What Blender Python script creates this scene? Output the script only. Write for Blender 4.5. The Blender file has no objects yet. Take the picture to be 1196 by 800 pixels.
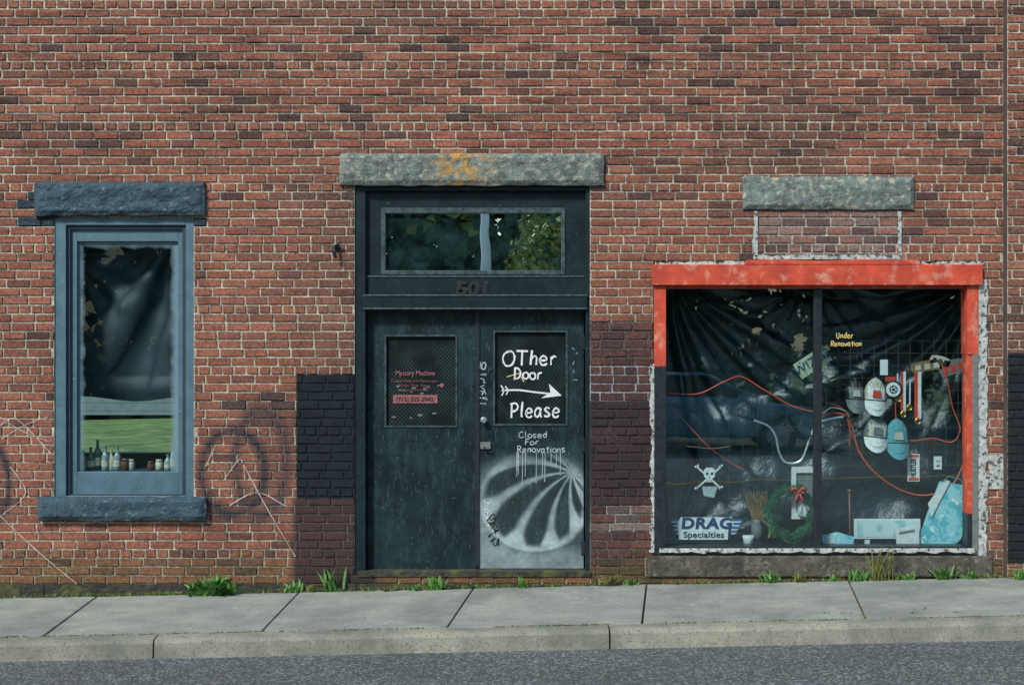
import bpy, math, random
from mathutils import Vector, noise
import numpy as np
R0=random.Random(7)
CAMD=12.0; CZ=1.914; K=1680.0
scene=bpy.context.scene
def P(px,py,Y=0.0):
    s=(CAMD+Y)/K
    return ((px-598)*s, CZ-(py-400)*s)
def RC(x0,y0,x1,y1,Y=0.0):
    a=P(x0,y1,Y); b=P(x1,y0,Y)
    return a[0],b[0],a[1],b[1]
SL=0.0211
def zs(x):
    return -0.12+SL*max(-15,min(15,x))
# ---------------------------------------------------------------- materials
def newmat(name):
    m=bpy.data.materials.new(name); m.use_nodes=True
    nt=m.node_tree; b=nt.nodes['Principled BSDF']
    return m,nt,b
def N(nt,t,**kw):
    n=nt.nodes.new(t)
    for k,v in kw.items(): setattr(n,k,v)
    return n
def noise_fac(nt,scale,lo,hi,detail=6,rough=0.6,sc=None):
    g=N(nt,'ShaderNodeNewGeometry')
    src=g.outputs['Position']
    if sc:
        mp=N(nt,'ShaderNodeMapping'); mp.inputs['Scale'].default_value=sc
        nt.links.new(src,mp.inputs['Vector']); src=mp.outputs[0]
    n=N(nt,'ShaderNodeTexNoise'); n.inputs['Scale'].default_value=scale; n.inputs['Detail'].default_value=detail
    n.inputs['Roughness'].default_value=rough
    nt.links.new(src,n.inputs['Vector'])
    r=N(nt,'ShaderNodeMapRange'); r.inputs[1].default_value=lo; r.inputs[2].default_value=hi
    nt.links.new(n.outputs['Fac'],r.inputs[0])
    return r.outputs[0]
def mix(nt,fac,a,b,mode='MIX'):
    m=N(nt,'ShaderNodeMix'); m.data_type='RGBA'; m.blend_type=mode
    if isinstance(fac,float): m.inputs[0].default_value=fac
    else: nt.links.new(fac,m.inputs[0])
    for i,v in ((6,a),(7,b)):
        if isinstance(v,tuple): m.inputs[i].default_value=(*v[:3],1)
        else: nt.links.new(v,m.inputs[i])
    return m.outputs[2]
def mathn(nt,op,a,b=None):
    m=N(nt,'ShaderNodeMath',operation=op)
    for i,v in ((0,a),(1,b)):
        if v is None: continue
        if isinstance(v,(int,float)): m.inputs[i].default_value=v
        else: nt.links.new(v,m.inputs[i])
    return m.outputs[0]
def mrange(nt,v,a,b,c=0,d=1):
    r=N(nt,'ShaderNodeMapRange'); r.inputs[1].default_value=a; r.inputs[2].default_value=b; r.inputs[3].default_value=c; r.inputs[4].default_value=d
    nt.links.new(v,r.inputs[0]); return r.outputs[0]
def bump(nt,b,scale,strength,dist=0.01,detail=8,sc=None):
    f=noise_fac(nt,scale,0.2,0.8,detail,0.65,sc)
    bm=N(nt,'ShaderNodeBump'); bm.inputs['Strength'].default_value=strength; bm.inputs['Distance'].default_value=dist
    nt.links.new(f,bm.inputs['Height']); nt.links.new(bm.outputs[0],b.inputs['Normal'])
def mat(name,c1,c2=None,scale=8,lo=0.35,hi=0.65,rough=0.7,bs=0,bscale=60,bd=0.004,metal=0,c3=None,s3=30,lo3=0.6,hi3=0.7,sc=None,spec=0.5):
    m,nt,b=newmat(name)
    b.inputs['Roughness'].default_value=rough; b.inputs['Metallic'].default_value=metal
    b.inputs['Specular IOR Level'].default_value=spec
    b.inputs['Base Color'].default_value=(*c1,1)
    if c2:
        out=mix(nt,noise_fac(nt,scale,lo,hi,sc=sc),c1,c2)
        if c3: out=mix(nt,noise_fac(nt,s3,lo3,hi3),out,c3)
        nt.links.new(out,b.inputs['Base Color'])
    if bs: bump(nt,b,bscale,bs,bd)
    return m
def colattr(nt,name):
    a=N(nt,'ShaderNodeAttribute'); a.attribute_name=name
    return a
def brickmat():
    m,nt,b=newmat('brick'); b.inputs['Roughness'].default_value=0.88; b.inputs['Specular IOR Level'].default_value=.3
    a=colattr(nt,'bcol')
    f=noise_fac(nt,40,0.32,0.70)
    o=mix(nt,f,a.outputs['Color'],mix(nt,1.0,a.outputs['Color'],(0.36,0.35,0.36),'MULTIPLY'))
    f2=noise_fac(nt,85,0.56,0.68)
    o=mix(nt,mathn(nt,'MULTIPLY',f2,0.45),o,(0.52,0.46,0.37))
    f4=noise_fac(nt,60,0.57,0.66,4,.7,(1,1,1.7))
    o=mix(nt,mathn(nt,'MULTIPLY',f4,0.7),o,(0.04,0.035,0.035))
    f3=noise_fac(nt,1.1,0.42,0.7,6,0.65,(1,1,2.2))
    o=mix(nt,mathn(nt,'MULTIPLY',f3,0.50),o,mix(nt,1.0,o,(0.38,0.39,0.42),'MULTIPLY'))
    f5=noise_fac(nt,5,0.47,0.66,8,0.78,(.3,1,3.5))
    g=N(nt,'ShaderNodeNewGeometry'); s=N(nt,'ShaderNodeSeparateXYZ'); nt.links.new(g.outputs['Position'],s.inputs[0])
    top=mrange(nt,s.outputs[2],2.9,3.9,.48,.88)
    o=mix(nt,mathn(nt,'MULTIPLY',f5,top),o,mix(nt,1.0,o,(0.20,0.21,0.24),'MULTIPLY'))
    f6=noise_fac(nt,3.0,0.53,0.70,8,0.75,(1.6,1,.5))
    o=mix(nt,mathn(nt,'MULTIPLY',f6,.55),o,mix(nt,1.0,o,(0.33,0.33,0.34),'MULTIPLY'))
    def ring(cpx,cpy,rx,ry,wd):
        cx,cz=P(cpx,cpy)
        dx=mathn(nt,'DIVIDE',mathn(nt,'SUBTRACT',s.outputs[0],cx),rx/140)
        dz=mathn(nt,'DIVIDE',mathn(nt,'SUBTRACT',s.outputs[2],cz),ry/140)
        d=mathn(nt,'SQRT',mathn(nt,'ADD',mathn(nt,'MULTIPLY',dx,dx),mathn(nt,'MULTIPLY',dz,dz)))
        e=mathn(nt,'ABSOLUTE',mathn(nt,'SUBTRACT',d,1.0))
        return mrange(nt,e,0,wd,1,0)
    rr=mathn(nt,'MAXIMUM',ring(272,552,37,49,0.24),ring(-4,565,14,38,0.45))
    rr=mathn(nt,'MAXIMUM',rr,mathn(nt,'MULTIPLY',ring(305,540,30,62,0.34),0.75))
    rr=mathn(nt,'MULTIPLY',rr,mathn(nt,'ADD',mathn(nt,'MULTIPLY',noise_fac(nt,6,0.35,0.6),0.4),0.75))
    rr=mathn(nt,'MINIMUM',rr,.9)
    o=mix(nt,rr,o,(0.030,0.032,0.040))
    def box(x0,y0,x1,y1,soft):
        a=RC(x0,y0,x1,y1); w=mathn(nt,'MULTIPLY',mathn(nt,'SUBTRACT',noise_fac(nt,30,.3,.7),.5),.014)
        xx=mathn(nt,'ADD',s.outputs[0],w); zz=mathn(nt,'ADD',s.outputs[2],w)
        f=mathn(nt,'MULTIPLY',mrange(nt,xx,a[0]-soft,a[0]+soft),mrange(nt,xx,a[1]-soft,a[1]+soft,1,0))
        return mathn(nt,'MULTIPLY',f,mathn(nt,'MULTIPLY',mrange(nt,zz,a[2]-soft,a[2]+soft),mrange(nt,zz,a[3]-soft,a[3]+soft,1,0)))
    paint=mix(nt,noise_fac(nt,9,.4,.7),(0.004,0.010,0.016),(0.010,0.019,0.027))
    o=mix(nt,mathn(nt,'MULTIPLY',box(342,580,440,700,.03),.86),o,(0.024,0.019,0.023))
    o=mix(nt,mathn(nt,'MULTIPLY',mathn(nt,'MULTIPLY',box(686,470,764,590,.05),.60),noise_fac(nt,4,.2,.5)),o,(0.022,0.016,0.024))
    o=mix(nt,mathn(nt,'MULTIPLY',box(686,375,764,662,.06),.32),o,(0.03,0.02,0.025))
    o=mix(nt,mathn(nt,'MULTIPLY',box(346,437,420,583,.006),.99),o,paint)
    o=mix(nt,mathn(nt,'MULTIPLY',box(1172,412,1290,656,.006),.97),o,paint)
    nt.links.new(o,b.inputs['Base Color'])
    bump(nt,b,80,0.8,0.006)
    return m
M={}
M['brick']=brickmat()
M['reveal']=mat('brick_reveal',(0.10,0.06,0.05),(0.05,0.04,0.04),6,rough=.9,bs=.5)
M['granite']=mat('rough_granite',(0.18,0.235,0.215),(0.085,0.115,0.11),14,rough=.9,bs=.8,bscale=45,bd=.012,c3=(0.38,0.38,0.27),s3=22,lo3=.52,hi3=.66)
def lichenmat():
    m,nt,b=newmat('lichen_granite'); b.inputs['Roughness'].default_value=.9
    o=mix(nt,noise_fac(nt,14,.35,.65),(0.19,0.235,0.21),(0.08,0.11,0.105))
    o=mix(nt,noise_fac(nt,25,.52,.66),o,(0.36,0.37,0.27))
    o=mix(nt,mathn(nt,'MULTIPLY',noise_fac(nt,7,.5,.7,8,.75),.7),o,(0.05,0.07,0.07))
    g=N(nt,'ShaderNodeNewGeometry'); s=N(nt,'ShaderNodeSeparateXYZ'); nt.links.new(g.outputs['Position'],s.inputs[0])
    d=mathn(nt,'ABSOLUTE',mathn(nt,'SUBTRACT',s.outputs[0],P(540,0)[0]))
    o=mix(nt,mathn(nt,'MULTIPLY',mrange(nt,d,0.04,.34,.85,0),noise_fac(nt,16,.46,.58)),o,(0.48,0.26,0.04))
    nt.links.new(o,b.inputs['Base Color']); bump(nt,b,45,.8,.012); return m
M['lichen']=lichenmat()
M['bluestone']=mat('painted_stone',(0.040,0.092,0.125),(0.018,0.048,0.070),10,rough=.75,bs=1,bscale=40,bd=.014,c3=(0.15,0.21,0.23),s3=25,lo3=.57,hi3=.70)
M['blueframe']=mat('blue_grey_paint',(0.075,0.155,0.200),(0.052,0.112,0.152),7,rough=.5,bs=.2,bscale=70,c3=(0.18,0.27,0.30),s3=40,lo3=.62,hi3=.72)
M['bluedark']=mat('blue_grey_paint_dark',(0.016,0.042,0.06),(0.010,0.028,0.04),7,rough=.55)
M['black']=mat('black_teal_paint',(0.005,0.013,0.016),(0.010,0.024,0.028),5,rough=.45,bs=.25,bscale=50,bd=.003,c3=(0.05,0.09,0.095),s3=38,lo3=.62,hi3=.74,spec=.25)
def doorcol(nt):
    o=mix(nt,noise_fac(nt,2.6,.38,.66,8,.7),(0.004,0.011,0.014),(0.011,0.034,0.040))
    o=mix(nt,mathn(nt,'MULTIPLY',noise_fac(nt,8,.50,.68,8,.75,(1,1,.30)),.85),o,(0.024,0.062,0.070))
    o=mix(nt,mathn(nt,'MULTIPLY',noise_fac(nt,6,.52,.72,8,.75,(.4,1,1.6)),.8),o,(0.003,0.007,0.009))
    o=mix(nt,noise_fac(nt,34,.65,.72),o,(0.07,0.12,0.12))
    return mix(nt,noise_fac(nt,60,.64,.69,3,.6,(2,1,.2)),o,(0.06,0.10,0.105))
def doormat_():
    m,nt,b=newmat('door_paint'); b.inputs['Roughness'].default_value=.5; b.inputs['Specular IOR Level'].default_value=.25
    nt.links.new(doorcol(nt),b.inputs['Base Color']); bump(nt,b,16,.35,.006); return m
M['door']=doormat_()
M['edge']=mat('worn_and_sheen_edge_paint',(0.055,0.095,0.105),(0.010,0.022,0.026),22,rough=.5)  # worn paint tone; also stands for sash sheen and digit edge light
M['orange']=mat('orange_red_paint',(0.58,0.075,0.030),(0.36,0.04,0.02),6,rough=.6,bs=.4,bscale=40,c3=(0.58,0.27,0.19),s3=11,lo3=.52,hi3=.74)
M['stucco']=mat('white_flaking_paint',(0.50,0.54,0.51),(0.26,0.31,0.31),22,rough=.85,bs=.8,bscale=50,c3=(0.07,0.07,0.065),s3=26,lo3=.53,hi3=.60)
M['darkmetal']=mat('dark_metal',(0.008,0.014,0.018),(0.022,0.03,0.036),20,rough=.4)
M['sill']=mat('mossy_concrete',(0.11,0.10,0.08),(0.035,0.037,0.03),7,rough=.9,bs=.9,c3=(0.16,0.16,0.12),s3=20,lo3=.52,hi3=.68,bscale=25,bd=.015)
M['found']=mat('foundation_concrete',(0.06,0.055,0.042),(0.022,0.024,0.02),8,rough=.95,bs=.9,bscale=25,bd=.02,c3=(0.10,0.11,0.03),s3=5,lo3=.5,hi3=.65)
M['interior']=mat('dark_interior',(0.012,0.015,0.017),rough=.9)
M['cloth']=mat('dark_cloth',(0.005,0.015,0.020),(0.009,0.025,0.032),6,rough=.65,bs=.2,bscale=200,bd=.001)
M['plastic']=mat('black_plastic_sheet',(0.003,0.011,0.014),(0.006,0.020,0.025),5,rough=.28,bs=.6,bscale=9,bd=.02,spec=1.0)
def concmat(name,c1,c2,c3,seed):
    m,nt,b=newmat(name); b.inputs['Roughness'].default_value=.9
    o=mix(nt,noise_fac(nt,2.0,.38,.62,7,.65,(1,1.2,1)),c1,c2)
    o=mix(nt,mathn(nt,'MULTIPLY',noise_fac(nt,60,.52,.66),.75),o,c3)
    o=mix(nt,mathn(nt,'MULTIPLY',noise_fac(nt,.9,.5,.66,7,.7),.5),o,(0.10,0.12,0.11))
    o=mix(nt,mathn(nt,'MULTIPLY',noise_fac(nt,12,.58,.68,8,.75),.65),o,(0.07,0.08,0.07))
    o=mix(nt,mathn(nt,'MULTIPLY',noise_fac(nt,4,.58,.66,8,.8,(2,.6,1)),.45),o,(0.42,0.43,0.38))
    nt.links.new(o,b.inputs['Base Color']); bump(nt,b,90,.6,.005); return m
M['concrete']=concmat('sidewalk_concrete',(0.31,0.335,0.295),(0.20,0.225,0.21),(0.13,0.145,0.13),1)
M['curb']=concmat('kerb_concrete',(0.29,0.29,0.235),(0.16,0.17,0.14),(0.09,0.095,0.08),2)
def asphalt():
    m,nt,b=newmat('asphalt'); b.inputs['Roughness'].default_value=.85
    o=mix(nt,noise_fac(nt,55,.4,.62,4,.8),(0.030,0.044,0.050),(0.12,0.145,0.15))
    g=N(nt,'ShaderNodeNewGeometry'); v=N(nt,'ShaderNodeTexVoronoi'); v.inputs['Scale'].default_value=75
    nt.links.new(g.outputs['Position'],v.inputs['Vector'])
    sp=N(nt,'ShaderNodeSeparateColor'); nt.links.new(v.outputs['Color'],sp.inputs[0])
    o=mix(nt,mrange(nt,sp.outputs[0],.72,.85),o,(0.28,0.31,0.31))
    o=mix(nt,mathn(nt,'MULTIPLY',noise_fac(nt,1.5,.4,.65),.4),o,(0.05,0.06,0.065))
    nt.links.new(o,b.inputs['Base Color']); bump(nt,b,90,1,.01); return m
M['asphalt']=asphalt()
M['soil']=mat('soil',(0.05,0.045,0.03),(0.03,0.035,0.015),20,rough=1)
M['lawn']=mat('lawn_grass',(0.035,0.09,0.02),(0.12,0.19,0.05),.9,rough=.95,bs=.5,bscale=30,bd=.03,c3=(0.16,0.22,0.07),s3=2,lo3=.5,hi3=.65)
M['leafb']=mat('weed_leaf',(0.09,0.25,0.04),(0.05,0.15,0.025),30,rough=.6)
M['leafd']=mat('dry_grass',(0.19,0.18,0.05),(0.07,0.12,0.02),25,rough=.8)
M['moss']=mat('crack_grass',(0.05,0.08,0.02),(0.09,0.11,0.03),12,rough=.9)
M['tree']=mat('foliage',(0.03,0.085,0.045),(0.05,0.115,0.05),1.2,rough=.7)
M['treey']=mat('foliage_sunlit_tone',(0.34,0.33,0.04),(0.16,0.22,0.03),2,rough=.6)  # sunlit look of leaves painted into a brighter yellow-green
M['bark']=mat('bark',(0.09,0.07,0.05),(0.05,0.04,0.03),10,rough=.95,bs=.8)
M['white']=mat('white_paint',(0.72,0.76,0.74),(0.55,0.60,0.60),30,rough=.6)
M['pole']=mat('pale_pole',(0.78,0.84,0.85),(0.65,0.7,0.72),3,rough=.6)
M['spray']=mat('white_spray_paint',(0.42,0.50,0.50),(0.24,0.32,0.33),40,rough=.7)
M['chalk']=mat('faded_white_paint',(0.56,0.50,0.45),(0.34,0.26,0.22),60,rough=.9)
M['blk']=mat('black_ink',(0.006,0.008,0.01),rough=.6)
M['grey']=mat('grey_plastic',(0.16,0.18,0.18),(0.10,0.12,0.12),30,rough=.6)
M['wire']=mat('dull_wire',(0.07,0.09,0.095),rough=.6)
M['cream']=mat('cream_fabric',(0.50,0.48,0.40),(0.36,0.35,0.30),40,rough=.9,bs=.3,bscale=300,bd=.001)
M['tealfab']=mat('teal_fabric',(0.10,0.33,0.36),(0.06,0.22,0.25),40,rough=.9,bs=.3,bscale=300,bd=.001)
M['whitefab']=mat('white_fabric',(0.68,0.70,0.66),(0.5,0.53,0.52),40,rough=.9,bs=.3,bscale=300,bd=.001)
M['navy']=mat('navy_print',(0.01,0.03,0.12),rough=.6)
M['bluep']=mat('blue_print',(0.015,0.12,0.36),rough=.5)
M['red']=mat('red_plastic',(0.62,0.06,0.03),(0.45,0.04,0.02),30,rough=.45)
M['cable']=mat('orange_cable',(0.62,0.09,0.04),rough=.4)
M['pink']=mat('pink_print',(0.30,0.115,0.115),(0.16,0.06,0.065),40,rough=.6)
M['pinkd']=mat('faded_pink_print',(0.17,0.075,0.07),rough=.6)
M['yellow']=mat('yellow_marker',(0.72,0.58,0.18),rough=.6)
M['plate']=mat('plate_paint',(0.42,0.50,0.34),(0.30,0.38,0.26),30,rough=.4)
M['tealp']=mat('teal_print',(0.10,0.42,0.50),(0.30,0.60,0.64),9,rough=.4,lo=.45,hi=.52,c3=(0.7,0.78,0.78),s3=16,lo3=.6,hi3=.63)
M['cloudp']=mat('pale_blue_print',(0.50,0.62,0.62),(0.30,0.48,0.52),7,rough=.4,lo=.5,hi=.56)
M['chrome']=mat('chrome',(0.75,0.8,0.83),rough=.25,metal=.85)
M['gold']=mat('medal_gold',(0.5,0.33,0.1),rough=.3,metal=1)
M['needle']=mat('wreath_needles',(0.035,0.20,0.08),(0.015,0.09,0.04),40,rough=.7)
M['straw']=mat('straw',(0.24,0.16,0.07),(0.14,0.09,0.04),40,rough=.9)
M['bottleg']=mat('green_bottle_glass',(0.02,0.09,0.05),rough=.1)
M['bottlec']=mat('clear_bottle_glass',(0.25,0.32,0.31),(0.12,0.17,0.17),40,rough=.12)
M['bottleb']=mat('brown_bottle_glass',(0.09,0.035,0.012),rough=.1)
M['label']=mat('paper_label',(0.55,0.52,0.42),(0.3,0.25,0.18),60,rough=.8)
M['carp']=mat('car_paint',(0.14,0.40,0.54),rough=.3); M['carp'].node_tree.nodes['Principled BSDF'].inputs['Coat Weight'].default_value=.8
M['carg']=mat('car_glass',(0.01,0.015,0.02),rough=.05)
M['tyre']=mat('tyre',(0.015,0.015,0.016),rough=.85)
M['alloy']=mat('alloy_wheel',(0.6,0.64,0.68),rough=.35,metal=.7)
M['lamp']=mat('headlamp',(0.6,0.62,0.65),rough=.1)
M['siding']=mat('house_siding',(0.12,0.17,0.18),(0.08,0.12,0.13),3,rough=.8)
M['roof']=mat('roofing',(0.06,0.06,0.065),(0.09,0.09,0.09),8,rough=.9)
M['ypaint']=mat('yellow_road_paint',(0.6,0.42,0.06),rough=.8)
def glassmat(name,refl,dust=0.02,tint=(0.82,0.95,0.97)):
    m=bpy.data.materials.new(name); m.use_nodes=True; nt=m.node_tree; nt.nodes.clear()
    out=N(nt,'ShaderNodeOutputMaterial'); t=N(nt,'ShaderNodeBsdfTransparent'); t.inputs[0].default_value=(*tint,1)
    g=N(nt,'ShaderNodeBsdfGlossy'); g.inputs['Roughness'].default_value=0.0; g.inputs[0].default_value=(0.82,1,1,1)
    geo=N(nt,'ShaderNodeNewGeometry')
    n=N(nt,'ShaderNodeTexNoise'); n.inputs['Scale'].default_value=1.6; nt.links.new(geo.outputs['Position'],n.inputs['Vector'])
    bm=N(nt,'ShaderNodeBump'); bm.inputs['Strength'].default_value=.05; bm.inputs['Distance'].default_value=.02
    nt.links.new(n.outputs['Fac'],bm.inputs['Height']); nt.links.new(bm.outputs[0],g.inputs['Normal'])
    mx=N(nt,'ShaderNodeMixShader'); mx.inputs[0].default_value=refl
    nt.links.new(t.outputs[0],mx.inputs[1]); nt.links.new(g.outputs[0],mx.inputs[2])
    d=N(nt,'ShaderNodeBsdfDiffuse'); d.inputs[0].default_value=(0.2,0.48,0.52,1)
    m2=N(nt,'ShaderNodeMixShader'); nt.links.new(mathn(nt,'MULTIPLY',noise_fac(nt,7,.35,.75),dust*2),m2.inputs[0])
    nt.links.new(mx.outputs[0],m2.inputs[1]); nt.links.new(d.outputs[0],m2.inputs[2])
    nt.links.new(m2.outputs[0],out.inputs[0])
    return m,nt,m2,out,geo
M['glass']=glassmat('window_glass',0.155,0.004)[0]
M['glasst']=glassmat('transom_glass',0.85,0.03)[0]
def sprayedglass():
    m,nt,m2,out,geo=glassmat('oversprayed_glass',0.03,0.006)
    s=N(nt,'ShaderNodeSeparateXYZ'); nt.links.new(geo.outputs['Position'],s.inputs[0])
    x0,x1,z0,z1=RC(89,281,208,552,.1)
    nz=noise_fac(nt,9,.25,.75)
    def edge(o,e,sgn,w):
        d=mathn(nt,'MULTIPLY',mathn(nt,'SUBTRACT',o,e),sgn)
        d=mathn(nt,'SUBTRACT',d,mathn(nt,'MULTIPLY',nz,w))
        return mrange(nt,d,0,.05,1,0)
    f=mathn(nt,'MAXIMUM',edge(s.outputs[0],x0,1,.05),edge(s.outputs[0],x1,-1,.04))
    f=mathn(nt,'MAXIMUM',f,edge(s.outputs[2],z1,-1,.04))
    d=N(nt,'ShaderNodeBsdfDiffuse'); d.inputs[0].default_value=(0.16,0.26,0.30,1)
    mx=N(nt,'ShaderNodeMixShader'); nt.links.new(mathn(nt,'MULTIPLY',f,.85),mx.inputs[0])
    nt.links.new(m2.outputs[0],mx.inputs[1]); nt.links.new(d.outputs[0],mx.inputs[2]); nt.links.new(mx.outputs[0],out.inputs[0])
    return m
M['glassl']=sprayedglass()
def wiremat():
    m,nt,b=newmat('wired_glass'); b.inputs['Roughness'].default_value=.3; b.inputs['Specular IOR Level'].default_value=.25
    g=N(nt,'ShaderNodeNewGeometry'); s=N(nt,'ShaderNodeSeparateXYZ'); nt.links.new(g.outputs['Position'],s.inputs[0])
    def ln(a,op):
        d=mathn(nt,op,s.outputs[0],s.outputs[2]); d=mathn(nt,'FRACT',mathn(nt,'MULTIPLY',d,30)); return mathn(nt,'LESS_THAN',d,.2)
    f=mathn(nt,'MAXIMUM',ln(0,'ADD'),ln(0,'SUBTRACT'))
    f=mathn(nt,'MULTIPLY',f,mathn(nt,'ADD',mathn(nt,'MULTIPLY',noise_fac(nt,5,.4,.6),.5),.1))
    nt.links.new(mix(nt,f,(0.005,0.010,0.012),(0.06,0.09,0.09)),b.inputs['Base Color']); return m
M['wired']=wiremat()
# ---------------------------------------------------------------- mesh builder
class MB:
    def __init__(s): s.v=[];s.f=[];s.m=[];s.mats=[];s.cur=0;s.sm=[];s.smooth=False
    def use(s,k,smooth=False):
        if k not in s.mats: s.mats.append(k)
        s.cur=s.mats.index(k); s.smooth=smooth; return s
    def add(s,vs,fs):
        o=len(s.v); s.v+= [tuple(a) for a in vs]
        for f in fs: s.f.append(tuple(i+o for i in f)); s.m.append(s.cur); s.sm.append(s.smooth)
    def box(s,x0,x1,y0,y1,z0,z1):
        s.add([(x0,y0,z0),(x1,y0,z0),(x1,y1,z0),(x0,y1,z0),(x0,y0,z1),(x1,y0,z1),(x1,y1,z1),(x0,y1,z1)],
              [(0,1,5,4),(1,2,6,5),(2,3,7,6),(3,0,4,7),(4,5,6,7),(3,2,1,0)])
    def pbox(s,x0,y0,x1,y1,Y0,Y1):
        a=RC(x0,y0,x1,y1,Y0); s.box(a[0],a[1],Y0,Y1,a[2],a[3])
    def ring(s,o,i,Y0,Y1):
        a=RC(*o,Y0); b=RC(*i,Y0)
        s.box(a[0],b[0],Y0,Y1,a[2],a[3]); s.box(b[1],a[1],Y0,Y1,a[2],a[3])
        s.box(b[0],b[1],Y0,Y1,b[3],a[3]); s.box(b[0],b[1],Y0,Y1,a[2],b[2])
    def poly(s,pts,y0,y1):
        n=len(pts); vs=[(p[0],y0,p[1]) for p in pts]+[(p[0],y1,p[1]) for p in pts]
        s.add(vs,[tuple(range(n)),tuple(range(2*n-1,n-1,-1))]+[(i,i+n,(i+1)%n+n,(i+1)%n) for i in range(n)])
    def ppoly(s,pts,Y0,Y1): s.poly([P(a,b,Y0) for a,b in pts],Y0,Y1)
    def quadp(s,pts,Y):
        s.add([(P(a,b,Y)[0],Y,P(a,b,Y)[1]) for a,b in pts],[tuple(range(len(pts)))])
    def tube(s,pts,r,n=8):
        pts=[Vector(p) for p in pts]; rs=r if isinstance(r,(list,tuple)) else [r]*len(pts)
        vs=[];fs=[]
        for i,p in enumerate(pts):
            d=(pts[min(i+1,len(pts)-1)]-pts[max(i-1,0)]).normalized()
            u=d.cross(Vector((0,0,1)) if abs(d.z)<.95 else Vector((1,0,0))).normalized(); w=d.cross(u)
            for k in range(n):
                a=2*math.pi*k/n; vs.append(p+(u*math.cos(a)+w*math.sin(a))*rs[i])
        for i in range(len(pts)-1):
            for k in range(n): fs.append((i*n+k,i*n+(k+1)%n,(i+1)*n+(k+1)%n,(i+1)*n+k))
        fs.append(tuple(range(n))[::-1]); fs.append(tuple((len(pts)-1)*n+k for k in range(n)))
        s.add(vs,fs)
    def lathe(s,prof,c,n=14,axis='z'):
        vs=[];fs=[]
        for r,h in prof:
            for k in range(n):
                a=2*math.pi*k/n
                if axis=='z': vs.append((c[0]+r*math.cos(a),c[1]+r*math.sin(a),c[2]+h))
                else: vs.append((c[0]+r*math.cos(a),c[1]+h,c[2]+r*math.sin(a)))
        for i in range(len(prof)-1):
            for k in range(n): fs.append((i*n+k,i*n+(k+1)%n,(i+1)*n+(k+1)%n,(i+1)*n+k))
        fs.append(tuple(range(n))[::-1]); fs.append(tuple((len(prof)-1)*n+k for k in range(n)))
        s.add(vs,fs)
    def ribbon(s,pts,w,y,jit=0):
        n=len(pts); vs=[]
        for i,p in enumerate(pts):
            a=pts[max(i-1,0)]; b=pts[min(i+1,n-1)]; dx,dz=b[0]-a[0],b[1]-a[1]; L=math.hypot(dx,dz) or 1
            ww=w*(1+R0.uniform(-jit,jit))/2
            vs+=[(p[0]-dz/L*ww,y,p[1]+dx/L*ww),(p[0]+dz/L*ww,y,p[1]-dx/L*ww)]
        s.add(vs,[(2*i,2*i+1,2*i+3,2*i+2) for i in range(n-1)])
    def build(s,name,parent=None,bevel=0,center=True):
        me=bpy.data.meshes.new(name); 
        c=Vector((0,0,0))
        if center and not parent:
            a=np.array(s.v); lo=a.min(0); hi=a.max(0); c=Vector(((lo[0]+hi[0])/2,(lo[1]+hi[1])/2,lo[2]))
        me.from_pydata([(v[0]-c.x,v[1]-c.y,v[2]-c.z) for v in s.v],[],s.f)
        for k in s.mats: me.materials.append(M[k])
        me.polygons.foreach_set('material_index',s.m); me.polygons.foreach_set('use_smooth',s.sm); me.update()
        o=bpy.data.objects.new(name,me); scene.collection.objects.link(o); o.location=c
        if parent: o.parent=parent; o.location=Vector((0,0,0))-parent.location
        if bevel:
            md=o.modifiers.new('bevel','BEVEL'); md.width=bevel; md.segments=2; md.limit_method='ANGLE'
        return o
def empty(name,loc=(0,0,0)):
    e=bpy.data.objects.new(name,None); e.location=loc; e.empty_display_size=.2; scene.collection.objects.link(e); return e
def text(name,s,px,py,hpx,Y,m,parent=None,bold=0,ext=.001,rot=0,shear=0,sx=1,sp=1):
    cu=bpy.data.curves.new(name,'FONT'); cu.body=s; cu.align_x='CENTER'; cu.align_y='CENTER'; cu.space_character=sp
    cu.size=hpx/140/0.72; cu.extrude=ext; cu.offset=bold; cu.shear=shear; cu.materials.append(M[m])
    o=bpy.data.objects.new(name,cu); scene.collection.objects.link(o)
    x,z=P(px,py,Y); o.location=(x,Y,z); o.rotation_euler=(math.pi/2,-math.radians(rot),0); o.scale=(sx,1,1)
    if parent: o.parent=parent; o.location=Vector((x,Y,z))-parent.location
    return o
def smooth(pts,k=6):
    if len(pts)<3: return pts
    out=[]; p=[pts[0]]+list(pts)+[pts[-1]]
    for i in range(1,len(p)-2):
        for j in range(k):
            t=j/k
            out.append(tuple(.5*((2*p[i][d])+(-p[i-1][d]+p[i+1][d])*t+(2*p[i-1][d]-5*p[i][d]+4*p[i+1][d]-p[i+2][d])*t*t+(-p[i-1][d]+3*p[i][d]-3*p[i+1][d]+p[i+2][d])*t**3) for d in range(len(pts[0]))))
    out.append(pts[-1]); return out
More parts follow.
